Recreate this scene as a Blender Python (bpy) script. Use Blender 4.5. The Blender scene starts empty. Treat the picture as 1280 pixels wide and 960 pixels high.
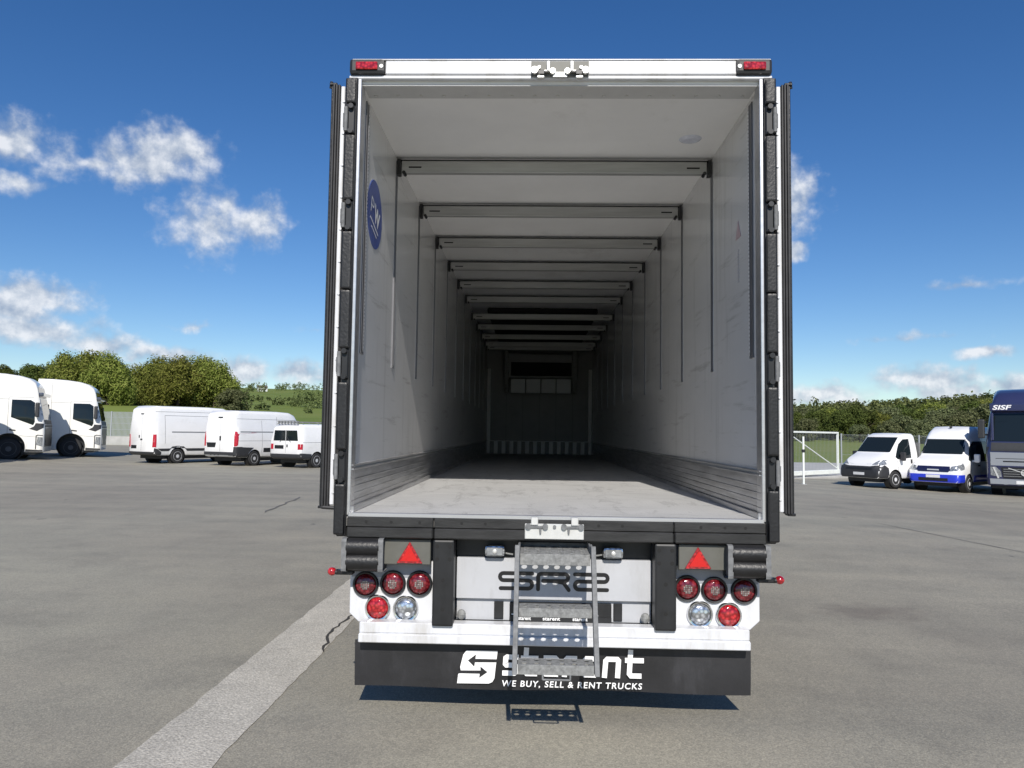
import bpy, bmesh, math, random
from mathutils import Vector, Matrix
from mathutils.bvhtree import BVHTree
random.seed(7)
sc = bpy.context.scene
COL = sc.collection
R = math.radians

# ------------------------------------------------------------------ camera
cam_d = bpy.data.cameras.new('camera')
cam = bpy.data.objects.new('camera', cam_d); COL.objects.link(cam)
sc.camera = cam
cam_d.sensor_width = 36; cam_d.lens = 26.77
cam_d.clip_start = .05; cam_d.clip_end = 8000
def set_cam(loc, yaw, pitch, roll):
    cy, sy, cp, sp = math.cos(yaw), math.sin(yaw), math.cos(pitch), math.sin(pitch)
    f = Vector((-sy*cp, cy*cp, sp)); r = Vector((cy, sy, 0)); u = r.cross(f)
    c, s = math.cos(roll), math.sin(roll)
    r2 = c*r + s*u; u2 = -s*r + c*u
    M = Matrix((r2, u2, -f)).transposed().to_4x4(); M.translation = Vector(loc)
    cam.matrix_world = M
set_cam((-.131, -4.568, 1.69), .029, .064, .014)

# ------------------------------------------------------------------ light and sky
SUN_EL, SUN_AZ = R(37.7), R(4.3)          # behind the camera, a little to its right
sun_dir = Vector((math.sin(SUN_AZ)*math.cos(SUN_EL), -math.cos(SUN_AZ)*math.cos(SUN_EL), math.sin(SUN_EL)))
sd = bpy.data.lights.new('sun', 'SUN'); sd.energy = 4.7; sd.angle = R(.53); sd.color = (1, .945, .86)
sun = bpy.data.objects.new('sun', sd); COL.objects.link(sun)
sun.rotation_euler = (-sun_dir).to_track_quat('-Z', 'Y').to_euler(); sun.location = (8, -30, 40)
sc.view_settings.view_transform = 'Standard'; sc.view_settings.look = 'None'
sc.view_settings.exposure = 0.2; sc.view_settings.gamma = 1
sc.cycles.max_bounces = 8; sc.cycles.diffuse_bounces = 5; sc.cycles.glossy_bounces = 4
sc.cycles.transparent_max_bounces = 8
SKY_STRENGTH = .092

def build_world():
    w = bpy.data.worlds.new('World'); sc.world = w; w.use_nodes = True
    nt = w.node_tree; N = nt.nodes; Lk = nt.links; N.clear()
    out = N.new('ShaderNodeOutputWorld')
    sky = N.new('ShaderNodeTexSky'); sky.sky_type = 'NISHITA'; sky.sun_disc = False
    sky.sun_elevation = SUN_EL; sky.sun_rotation = math.pi - SUN_AZ
    sky.altitude = 450; sky.air_density = 1.0; sky.dust_density = .1; sky.ozone_density = 3.2
    bg = N.new('ShaderNodeBackground'); bg.inputs[1].default_value = SKY_STRENGTH
    hs = N.new('ShaderNodeHueSaturation'); hs.inputs['Saturation'].default_value = 1.27; hs.inputs['Value'].default_value = 1.0; hs.inputs['Hue'].default_value = .508
    Lk.new(sky.outputs[0], hs.inputs['Color']); Lk.new(hs.outputs[0], bg.inputs[0])
    def m(op, a, b=None, c=None, clamp=False):
        n = N.new('ShaderNodeMath'); n.operation = op; n.use_clamp = clamp
        for i, v in enumerate((a, b, c)):
            if v is None: continue
            if isinstance(v, (int, float)): n.inputs[i].default_value = v
            else: Lk.new(v, n.inputs[i])
        return n.outputs[0]
    tc = N.new('ShaderNodeTexCoord'); sep = N.new('ShaderNodeSeparateXYZ'); Lk.new(tc.outputs['Generated'], sep.inputs[0])
    az = m('ARCTAN2', sep.outputs[0], sep.outputs[1]); el = m('ARCSINE', sep.outputs[2])
    comb = N.new('ShaderNodeCombineXYZ'); Lk.new(az, comb.inputs[0]); Lk.new(el, comb.inputs[1])
    P = comb.outputs[0]
    def vm(op, a, b):
        n = N.new('ShaderNodeVectorMath'); n.operation = op
        for i, v in enumerate((a, b)):
            if isinstance(v, tuple): n.inputs[i].default_value = v
            else: Lk.new(v, n.inputs[i])
        return n
    def noise(vec, scale, detail, rough=.55):
        n = N.new('ShaderNodeTexNoise'); n.inputs['Scale'].default_value = scale
        n.inputs['Detail'].default_value = detail; n.inputs['Roughness'].default_value = rough
        Lk.new(vec, n.inputs['Vector']); return n
    wn = noise(P, 22, 4)
    warp = vm('MULTIPLY', vm('SUBTRACT', wn.outputs['Color'], (.5, .5, .5)).outputs[0], (.055, .035, 0)).outputs[0]
    Q = vm('ADD', P, warp).outputs[0]
    blobs = [(-0.4609,0.3255,0.0505,0.0273,1),(-0.4908,0.3057,0.0578,0.0273,1),(-0.5409,0.2948,0.0426,0.0120,.8),(-0.5155,0.2867,0.0231,0.0105,.8),
      (-0.4152,0.2488,0.0484,0.0379,.88),(-0.3611,0.2573,0.0358,0.0273,.85),(-0.3948,0.2728,0.0252,0.0189,.85),(-0.6257,0.3026,0.0526,0.0252,.95),(-0.6214,0.2616,0.0273,0.0105,.9),
      (-0.5970,0.1457,0.0505,0.0189,1.1),(-0.6188,0.1328,0.0421,0.0252,1.1),(-0.5952,0.1069,0.0652,0.0189,1.05),(-0.5279,0.0956,0.0442,0.0126,1),
      (-0.3641,0.0716,0.0273,0.0157,1.1),(-0.3016,0.0678,0.0379,0.0157,1.05),(-0.4192,0.0655,0.0946,0.0146,1.0),(-0.4556,0.0859,0.0521,0.0104,.9),
      (0.3203,0.2868,0.0335,0.0401,1.0),(0.3183,0.3021,0.0285,0.0285,.9),(0.3235,0.2289,0.0168,0.0105,1),(0.5153,0.1747,0.0442,0.0063,.62),
      (0.5214,0.0992,0.0294,0.0074,1),(0.4759,0.0680,0.0462,0.0146,1.1),(0.4916,0.0531,0.0379,0.0126,1),(0.5580,0.0600,0.0335,0.0136,1.1),
      (0.3512,0.0536,0.0526,0.0135,1.05),(0.4481,0.1190,0.0631,0.0053,.5),(0.3887,0.0466,0.0189,0.0115,.95),(-0.4304,0.1230,0.0315,0.0063,.6),(-0.2837,0.1274,0.0263,0.0063,.5),
      (.15,.06,.12,.012,.9),(-.05,.07,.12,.012,.9),(.08,.16,.05,.02,.9)]
    acc = None
    for (x, y, a, b, s) in blobs:
        d = vm('MULTIPLY', vm('SUBTRACT', Q, (x, y, 0)).outputs[0], (.72/a, .72/b, 0))
        ln = vm('LENGTH', d.outputs[0], (0, 0, 0)).outputs['Value']
        v = m('MULTIPLY', m('SUBTRACT', 1.25, ln), .85*s)
        acc = v if acc is None else m('SMOOTH_MAX', acc, v, .12)
    # clouds of the same kind round the rest of the sky
    sc2 = vm('MULTIPLY', P, (1, 2.2, 0)).outputs[0]
    gn = noise(sc2, 4.2, 3, .5)
    away = m('MULTIPLY', m('SUBTRACT', m('ABSOLUTE', az), .72), 6, clamp=True)
    low = m('SUBTRACT', 1, m('MULTIPLY', m('SUBTRACT', el, .3), 3.5, clamp=True))
    msk = m('MULTIPLY', away, low); gen = m('SUBTRACT', m('MULTIPLY', m('MULTIPLY', m('SUBTRACT', gn.outputs['Fac'], .5), 5.0), msk), m('SUBTRACT', 1, msk))
    acc = m('MAXIMUM', acc, gen)
    acc = m('MAXIMUM', acc, -.7)
    fb = noise(P, 34, 6, .56).outputs['Fac']
    up = vm('ADD', P, (.004, .012, 0)).outputs[0]
    fb2 = noise(up, 34, 6, .56).outputs['Fac']
    dens = m('ADD', acc, m('MULTIPLY', m('SUBTRACT', fb, .5), 1.25))
    mr = N.new('ShaderNodeMapRange'); mr.interpolation_type = 'SMOOTHSTEP'
    mr.inputs['From Min'].default_value = .16; mr.inputs['From Max'].default_value = .92
    mr.inputs['To Max'].default_value = .9
    Lk.new(dens, mr.inputs['Value'])
    alpha = mr.outputs[0]
    # thin brightening near the horizon comes from haze in the sky itself
    shade = m('ADD', .56, m('MULTIPLY', m('SUBTRACT', fb, fb2), 2.0))
    shade = m('ADD', shade, m('MULTIPLY', m('SUBTRACT', dens, .7), .16), clamp=True)
    ramp = N.new('ShaderNodeValToRGB'); Lk.new(shade, ramp.inputs[0])
    e = ramp.color_ramp.elements
    e[0].position = .2; e[0].color = (.34, .41, .53, 1); e[1].position = .95; e[1].color = (.80, .82, .86, 1)
    n_ = e.new(.58); n_.color = (.55, .60, .68, 1)
    bg2 = N.new('ShaderNodeBackground'); bg2.inputs[1].default_value = .95; Lk.new(ramp.outputs[0], bg2.inputs[0])
    mix = N.new('ShaderNodeMixShader'); Lk.new(alpha, mix.inputs[0]); Lk.new(bg.outputs[0], mix.inputs[1]); Lk.new(bg2.outputs[0], mix.inputs[2])
    Lk.new(mix.outputs[0], out.inputs[0])
build_world()

# ------------------------------------------------------------------ materials
MATS = {}
def mat(name, col, rough=.5, metal=0, var=0, vscale=6, bump=0, bscale=40, coat=0, spec=.5, stretch=None, rvar=0):
    if name in MATS: return MATS[name]
    m = bpy.data.materials.new(name); m.use_nodes = True
    nt = m.node_tree; b = nt.nodes['Principled BSDF']
    b.inputs['Base Color'].default_value = (*col, 1); b.inputs['Roughness'].default_value = rough
    b.inputs['Metallic'].default_value = metal; b.inputs['Coat Weight'].default_value = coat
    b.inputs['Specular IOR Level'].default_value = spec
    if var or bump or rvar:
        tc = nt.nodes.new('ShaderNodeTexCoord'); vec = tc.outputs['Object']
        if stretch:
            mp = nt.nodes.new('ShaderNodeMapping'); mp.inputs['Scale'].default_value = stretch
            nt.links.new(vec, mp.inputs[0]); vec = mp.outputs[0]
    if var or rvar:
        n = nt.nodes.new('ShaderNodeTexNoise'); n.inputs['Scale'].default_value = vscale; n.inputs['Detail'].default_value = 6
        n.inputs['Roughness'].default_value = .65
        nt.links.new(vec, n.inputs['Vector'])
        if var:
            r = nt.nodes.new('ShaderNodeValToRGB'); nt.links.new(n.outputs['Fac'], r.inputs[0])
            e = r.color_ramp.elements; e[0].position = .3; e[1].position = .72
            e[0].color = tuple(max(0, c*(1-var)) for c in col)+(1,); e[1].color = tuple(min(.95, c*(1+var)) for c in col)+(1,)
            nt.links.new(r.outputs[0], b.inputs['Base Color'])
        if rvar:
            q = nt.nodes.new('ShaderNodeMapRange'); q.inputs['To Min'].default_value = max(.03, rough-rvar); q.inputs['To Max'].default_value = min(1, rough+rvar)
            nt.links.new(n.outputs['Fac'], q.inputs['Value']); nt.links.new(q.outputs[0], b.inputs['Roughness'])
    if bump:
        n2 = nt.nodes.new('ShaderNodeTexNoise'); n2.inputs['Scale'].default_value = bscale; n2.inputs['Detail'].default_value = 4
        nt.links.new(vec, n2.inputs['Vector'])
        bp = nt.nodes.new('ShaderNodeBump'); bp.inputs['Strength'].default_value = bump; bp.inputs['Distance'].default_value = .02
        nt.links.new(n2.outputs['Fac'], bp.inputs['Height']); nt.links.new(bp.outputs[0], b.inputs['Normal'])
    MATS[name] = m; return m

white = mat('trailer_white', (.62, .63, .655), .32, var=.04, vscale=3, coat=.2)
white_flat = mat('white_powder_coat', (.62, .63, .65), .42, var=.05, vscale=4)
silver_white = mat('silver_white_panel', (.44, .45, .475), .4, var=.05, vscale=3)
grp = mat('white_grp_panel', (.66, .655, .65), .20, var=.05, vscale=1.6, stretch=(1, .35, 1), rvar=.02)
ceil_m = mat('ceiling_panel', (.84, .835, .82), .38, var=.05, vscale=1.2)
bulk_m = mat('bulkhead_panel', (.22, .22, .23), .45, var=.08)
rubber = mat('black_rubber', (.010, .010, .011), .42, var=.35, vscale=9, bump=.12, bscale=60)
seal_m = mat('door_seal_rubber', (.035, .034, .035), .5, var=.3, vscale=8)
blk = mat('black_coated_steel', (.014, .0145, .016), .42, var=.25, vscale=8)
scuffed = mat('scuffed_black_profile', (.018, .018, .018), .5, var=.65, vscale=5, stretch=(.8, 1, 4), bump=.08)
galv = mat('galvanised_steel', (.17, .174, .178), .72, metal=.15, var=.3, vscale=24, bump=.05, bscale=60, spec=.3)
galv_dull = mat('dull_galvanised_steel', (.22, .224, .222), .65, metal=.15, var=.38, vscale=45, bump=.08, bscale=70)
alu = mat('aluminium_profile', (.62, .62, .63), .33, metal=.8, var=.12, vscale=5, stretch=(.3, 4, 4))
alu_kick = mat('aluminium_kick_plate', (.50, .50, .51), .36, metal=.75, var=.35, vscale=3.5, stretch=(1, .6, 9), rvar=.1)
inox = mat('bright_stainless', (.66, .66, .64), .35, metal=.35, var=.08, vscale=20)
grey_dark = mat('dark_grey_plate', (.105, .105, .092), .5, var=.1, vscale=10)
track_m = mat('rail_grey_slot', (.16, .16, .17), .45, metal=.4, var=.15)
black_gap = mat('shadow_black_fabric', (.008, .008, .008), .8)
flap_m = mat('mud_flap_rubber', (.026, .026, .029), .5, var=.45, vscale=2.2, bump=.06, bscale=30)
print_white = mat('white_print', (.82, .82, .82), .5, var=.03, vscale=30)
print_black = mat('black_print', (.012, .012, .013), .35)
blue_m = mat('blue_sticker', (.035, .075, .30), .35, var=.1)
chrome = mat('chrome_ring', (.72, .73, .75), .12, metal=1)
tyre_m = mat('tyre_rubber', (.02, .02, .021), .75, var=.25, vscale=20)
rim_m = mat('steel_rim', (.50, .51, .53), .45, metal=.15, var=.15, vscale=10)
car_white = mat('vehicle_white', (.80, .80, .80), .28, coat=.5, var=.02, vscale=2)
truck_white = mat('truck_cream_white', (.80, .79, .75), .28, coat=.5, var=.02, vscale=2)
car_blue = mat('vehicle_blue', (.02, .045, .55), .3, coat=.5)
car_silver = mat('vehicle_silver', (.36, .38, .41), .32, metal=.4, coat=.4)
car_navy = mat('vehicle_navy', (.025, .03, .085), .28, coat=.5)
plastic = mat('dark_plastic_trim', (.028, .029, .032), .55, var=.15)
seam = mat('panel_gap', (.16, .16, .165), .7)
glass = mat('vehicle_glass', (.010, .015, .018), .04, spec=.4)
lamp_clear = mat('headlamp_glass', (.34, .36, .38), .1, metal=.5, var=.6, vscale=14)
rearlamp = mat('rear_lamp_red', (.42, .012, .03), .2, coat=.5, var=.25, vscale=18)
plate_m = mat('number_plate_white', (.7, .7, .7), .4, var=.12, vscale=30)
pale_steel = mat('white_gate_paint', (.72, .75, .72), .45, var=.1)
fence_m = mat('fence_galvanised', (.36, .38, .39), .5, metal=.4)
concrete = mat('pale_concrete', (.40, .395, .38), .85, var=.15, vscale=1.2, bump=.2)
wood_bark = mat('bark', (.07, .055, .04), .9, var=.3, vscale=5)
roof_tile = mat('roof_tiles', (.12, .10, .09), .8, var=.2, vscale=2)

def lamp_mat(name, col, metal=0., rough=.12, bscale=55):
    m = bpy.data.materials.new(name); m.use_nodes = True; nt = m.node_tree; b = nt.nodes['Principled BSDF']
    tc = nt.nodes.new('ShaderNodeTexCoord'); v = nt.nodes.new('ShaderNodeTexVoronoi'); v.inputs['Scale'].default_value = bscale
    nt.links.new(tc.outputs['Object'], v.inputs['Vector'])
    r = nt.nodes.new('ShaderNodeValToRGB'); nt.links.new(v.outputs['Distance'], r.inputs[0])
    e = r.color_ramp.elements; e[0].position = .15; e[0].color = tuple(min(.95, c*1.5+.02) for c in col)+(1,)
    e[1].position = .7; e[1].color = tuple(c*.55 for c in col)+(1,)
    nt.links.new(r.outputs[0], b.inputs['Base Color'])
    bp = nt.nodes.new('ShaderNodeBump'); bp.inputs['Strength'].default_value = .25; bp.inputs['Distance'].default_value = .006
    nt.links.new(v.outputs['Distance'], bp.inputs['Height']); nt.links.new(bp.outputs[0], b.inputs['Normal'])
    b.inputs['Roughness'].default_value = rough; b.inputs['Metallic'].default_value = metal
    b.inputs['Coat Weight'].default_value = .8; b.inputs['Coat Roughness'].default_value = .05
    return m
lens_dark_red = lamp_mat('dark_red_lens', (.15, .006, .012))
lens_red = lamp_mat('bright_red_lens', (.36, .006, .010))
lens_clear = lamp_mat('clear_lens', (.50, .52, .55), .75, .16, 48)
led_grey = lamp_mat('led_cluster_grey', (.26, .24, .23), .3, .25, 90)
reflex_red = mat('reflex_red', (.52, .008, .007), .25, coat=.5, var=.12, vscale=60)

def overlay(m, scale, stretch, lo, hi, dark, detail=7, rot=(0, 0, 0)):
    nt = m.node_tree; b = nt.nodes['Principled BSDF']; inp = b.inputs['Base Color']
    tc = nt.nodes.new('ShaderNodeTexCoord'); mp = nt.nodes.new('ShaderNodeMapping'); mp.inputs['Scale'].default_value = stretch; mp.inputs['Rotation'].default_value = rot
    n = nt.nodes.new('ShaderNodeTexNoise'); n.inputs['Scale'].default_value = scale; n.inputs['Detail'].default_value = detail; n.inputs['Roughness'].default_value = .7
    nt.links.new(tc.outputs['Object'], mp.inputs[0]); nt.links.new(mp.outputs[0], n.inputs['Vector'])
    r = nt.nodes.new('ShaderNodeValToRGB'); nt.links.new(n.outputs['Fac'], r.inputs[0]); e = r.color_ramp.elements
    e[0].position = lo; e[0].color = (*dark, 1); e[1].position = hi; e[1].color = (1, 1, 1, 1)
    mx = nt.nodes.new('ShaderNodeMix'); mx.data_type = 'RGBA'; mx.blend_type = 'MULTIPLY'; mx.inputs['Factor'].default_value = 1
    if inp.links: nt.links.new(inp.links[0].from_socket, mx.inputs['A'])
    else: mx.inputs['A'].default_value = inp.default_value
    nt.links.new(r.outputs[0], mx.inputs['B']); nt.links.new(mx.outputs['Result'], inp)
overlay(grp, 5, (1, .18, 2.2), .33, .42, (.80, .79, .78))
overlay(grp, 3, (1, 2.5, .16), .34, .44, (.88, .875, .87))
overlay(ceil_m, 3, (.4, .25, 1), .33, .45, (.86, .85, .84))
overlay(white, 6, (1, 1, .25), .34, .5, (.80, .78, .74))
overlay(silver_white, 5, (1, 1, .3), .34, .5, (.88, .87, .85))
overlay(flap_m, 4, (1, 1, .3), .5, .62, (.62, .62, .62))
overlay(blk, 7, (1, 1, .4), .36, .5, (.6, .6, .6))
overlay(car_white, 1.3, (1, 1, 2), .32, .46, (.93, .925, .91))

# ------------------------------------------------------------------ mesh helpers
class MB:
    def __init__(s): s.bm = bmesh.new()
    def _merge(s, b):
        me = bpy.data.meshes.new('tmp'); b.to_mesh(me); b.free(); s.bm.from_mesh(me); bpy.data.meshes.remove(me)
    def box(s, x0, x1, y0, y1, z0, z1, bev=0, seg=1, M=None):
        b = bmesh.new(); bmesh.ops.create_cube(b, size=1)
        for v in b.verts:
            v.co = Vector(((x0+x1)/2+v.co.x*(x1-x0), (y0+y1)/2+v.co.y*(y1-y0), (z0+z1)/2+v.co.z*(z1-z0)))
        if bev: bmesh.ops.bevel(b, geom=b.edges[:], offset=bev, segments=seg, affect='EDGES', profile=.6)
        if M: b.transform(M)
        s._merge(b); return s
    def cyl(s, p0, p1, r0, r1=None, seg=20, caps=True, bev=0):
        p0, p1 = Vector(p0), Vector(p1); r1 = r0 if r1 is None else r1
        b = bmesh.new(); d = p1-p0
        bmesh.ops.create_cone(b, cap_ends=caps, segments=seg, radius1=r0, radius2=r1, depth=d.length)
        if bev: bmesh.ops.bevel(b, geom=[e for e in b.edges if abs(e.verts[0].co.z-e.verts[1].co.z) < 1e-6], offset=bev, segments=2, affect='EDGES')
        b.transform(Matrix.Translation((p0+p1)/2) @ d.to_track_quat('Z', 'Y').to_matrix().to_4x4())
        s._merge(b); return s
    def sphere(s, c, r, sx=1, sy=1, sz=1, seg=16):
        b = bmesh.new(); bmesh.ops.create_uvsphere(b, u_segments=seg, v_segments=max(6, seg//2), radius=r)
        for v in b.verts: v.co = Vector((c[0]+v.co.x*sx, c[1]+v.co.y*sy, c[2]+v.co.z*sz))
        s._merge(b); return s
    def lathe(s, prof, c, axis='Y', seg=28):
        # prof: (r, h) points, revolved about the axis through c
        b = bmesh.new(); rings = []
        for r, h in prof:
            ring = []
            for i in range(seg):
                a = 2*math.pi*i/seg; u, w = r*math.cos(a), r*math.sin(a)
                if axis == 'Y': p = (c[0]+u, c[1]+h, c[2]+w)
                elif axis == 'X': p = (c[0]+h, c[1]+u, c[2]+w)
                else: p = (c[0]+u, c[1]+w, c[2]+h)
                ring.append(b.verts.new(p))
            rings.append(ring)
        for k in range(len(rings)-1):
            for i in range(seg):
                j = (i+1) % seg
                b.faces.new((rings[k][i], rings[k][j], rings[k+1][j], rings[k+1][i]))
        b.faces.new(rings[-1]); b.faces.new(rings[0])
        bmesh.ops.remove_doubles(b, verts=b.verts[:], dist=1e-6)
        bmesh.ops.recalc_face_normals(b, faces=b.faces[:])
        s._merge(b); return s
    def prism(s, poly, axis, lo, hi, bev=0):
        b = bmesh.new()
        def pt(u, w, h): return {'X': (h, u, w), 'Y': (u, h, w), 'Z': (u, w, h)}[axis]
        A = [b.verts.new(pt(u, w, lo)) for u, w in poly]; B = [b.verts.new(pt(u, w, hi)) for u, w in poly]
        b.faces.new(A); b.faces.new(B); n = len(poly)
        for i in range(n): b.faces.new((A[i], A[(i+1) % n], B[(i+1) % n], B[i]))
        bmesh.ops.recalc_face_normals(b, faces=b.faces[:])
        if bev: bmesh.ops.bevel(b, geom=b.edges[:], offset=bev, segments=1, affect='EDGES')
        s._merge(b); return s
    def tube(s, pts, r, seg=8):
        for a, b in zip(pts[:-1], pts[1:]): s.cyl(a, b, r, seg=seg)
        return s
    def strip(s, pts, w, y, cap=0, closed=False):
        # flat ribbon in the XZ plane facing -Y; pts (x, z); mitred, cap = round ends
        P = [Vector(p) for p in pts]; n = len(P); Lf, Rt = [], []
        for i in range(n):
            d0 = (P[i]-P[i-1]).normalized() if i else (P[1]-P[0]).normalized()
            d1 = (P[i+1]-P[i]).normalized() if i < n-1 else d0
            t = (d0+d1)
            t = t.normalized() if t.length > 1e-6 else d0
            nn = Vector((-t.y, t.x)); k = w/2/max(.45, nn.dot(Vector((-d0.y, d0.x))))
            Lf.append(P[i]+nn*k); Rt.append(P[i]-nn*k)
        vL = [s.bm.verts.new((p.x, y, p.y)) for p in Lf]; vR = [s.bm.verts.new((p.x, y, p.y)) for p in Rt]
        for i in range(n-1): s.bm.faces.new((vL[i], vR[i], vR[i+1], vL[i+1]))
        if cap:
            for (i, d, a, b) in ((0, (P[0]-P[1]).normalized(), vL[0], vR[0]), (n-1, (P[-1]-P[-2]).normalized(), vR[-1], vL[-1])):
                a0 = math.atan2(d.y, d.x); arc = []
                for k in range(1, 6):
                    an = a0 - math.pi/2 + math.pi*k/6
                    arc.append(s.bm.verts.new((P[i].x+w/2*math.cos(an), y, P[i].y+w/2*math.sin(an))))
                s.bm.faces.new([b]+arc[::-1]+[a]) if (b.co-arc[0].co).length > (a.co-arc[0].co).length else s.bm.faces.new([a]+arc[::-1][::-1]+[b])
        return s
    def poly(s, pts3):
        s.bm.faces.new([s.bm.verts.new(p) for p in pts3]); return s
    def build(s, name, material, parent=None, smooth=None, kind=None):
        bmesh.ops.recalc_face_normals(s.bm, faces=s.bm.faces[:])
        if smooth:
            ca = math.cos(R(smooth))
            for f in s.bm.faces: f.smooth = True
            for e in s.bm.edges:
                if len(e.link_faces) == 2 and e.link_faces[0].normal.dot(e.link_faces[1].normal) < ca: e.smooth = False
        me = bpy.data.meshes.new(name); s.bm.to_mesh(me); s.bm.free()
        me.materials.append(material)
        o = bpy.data.objects.new(name, me); COL.objects.link(o)
        if parent is not None: o.parent = parent
        if kind: o['kind'] = kind
        return o
def thing(name, label, cat, loc=(0, 0, 0), rz=0, group=None):
    o = bpy.data.objects.new(name, None); COL.objects.link(o); o.empty_display_size = .3
    o.location = loc; o.rotation_euler = (0, 0, rz); o['label'] = label; o['category'] = cat
    if group: o['group'] = group
    return o
def copy_part(o, parent, loc=None, flip=False):
    c = o.copy(); COL.objects.link(c); c.parent = parent
    if loc is not None: c.location = loc
    if flip: c.scale = (-1, 1, 1)
    for ch in list(o.children): copy_part(ch, c)
    return c
def text_mesh(txt, size, parent, name, material, loc, width=None, shear=0, bold=0, rot=(math.pi/2, 0, 0), spacing=1):
    cu = bpy.data.curves.new('t', 'FONT'); cu.body = txt; cu.size = size; cu.shear = shear; cu.offset = bold; cu.space_character = spacing
    cu.align_x = 'LEFT'; cu.resolution_u = 3
    o = bpy.data.objects.new('t', cu); COL.objects.link(o)
    dg = bpy.context.evaluated_depsgraph_get(); dg.update()
    me = bpy.data.meshes.new_from_object(o.evaluated_get(dg)); bpy.data.objects.remove(o); bpy.data.curves.remove(cu)
    xs = [v.co.x for v in me.vertices]; w = max(xs)-min(xs)
    k = width/w if width else 1
    for v in me.vertices: v.co.x = (v.co.x-min(xs))*k
    me.materials.clear(); me.materials.append(material)
    ob = bpy.data.objects.new(name, me); COL.objects.link(ob); ob.parent = parent; ob.location = loc; ob.rotation_euler = rot
    return ob
def perforated(nx, ny, cw, ch, r, x0, y0, z, th):
    """a plate with nx * ny punched octagonal holes, top at z"""
    b = bmesh.new()
    for i in range(nx):
        for j in range(ny):
            cx, cy = x0+(i+.5)*cw, y0+(j+.5)*ch
            sq = []
            for k in range(8):
                a = math.pi/4*k
                ux, uy = math.cos(a), math.sin(a); mx = max(abs(ux), abs(uy))
                sq.append((cx+ux/mx*cw/2, cy+uy/mx*ch/2))
            ho = [(cx+r*math.cos(math.pi/4*k), cy+r*math.sin(math.pi/4*k)) for k in range(8)]
            vs = [b.verts.new((*p, z)) for p in sq]; vh = [b.verts.new((*p, z)) for p in ho]
            for k in range(8):
                l = (k+1) % 8; b.faces.new((vs[k], vs[l], vh[l], vh[k]))
    bmesh.ops.remove_doubles(b, verts=b.verts[:], dist=1e-5)
    bmesh.ops.recalc_face_normals(b, faces=b.faces[:])
    bmesh.ops.solidify(b, geom=b.faces[:], thickness=th)
    return b

# ------------------------------------------------------------------ terrain
def S(t): t = min(max(t, 0), 1); return t*t*(3-2*t)
def zyard(x, y): return -.45*S((x-4)/14) + .25*S((-x-19)/10)
def zland(x, y):
    r = math.hypot(x, y); az = math.atan2(x, max(y, 1e-6)) if y > 0 else (1.6 if x > 0 else -1.6)
    left = 48*min(max((r-74)/830, 0), 1)**1.1
    B = 16 + max(0, min(1, (az-.33)/.24))*9
    right = .012*max(0, min(r-62, 150)) + B*S((r-215)/480)
    w = S((az+.16)/.3)
    z = zyard(x, y)*(1-S((r-70)/120)) + left*(1-w) + right*w
    z += 3.3*S((y-57.3)/15)*S((-x/max(y, 1)-.37)/.07)*(1-S((r-110)/90))
    if y < 0: z *= S((y+300)/300)*.0 + 0 if y < -60 else 1
    return z

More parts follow.
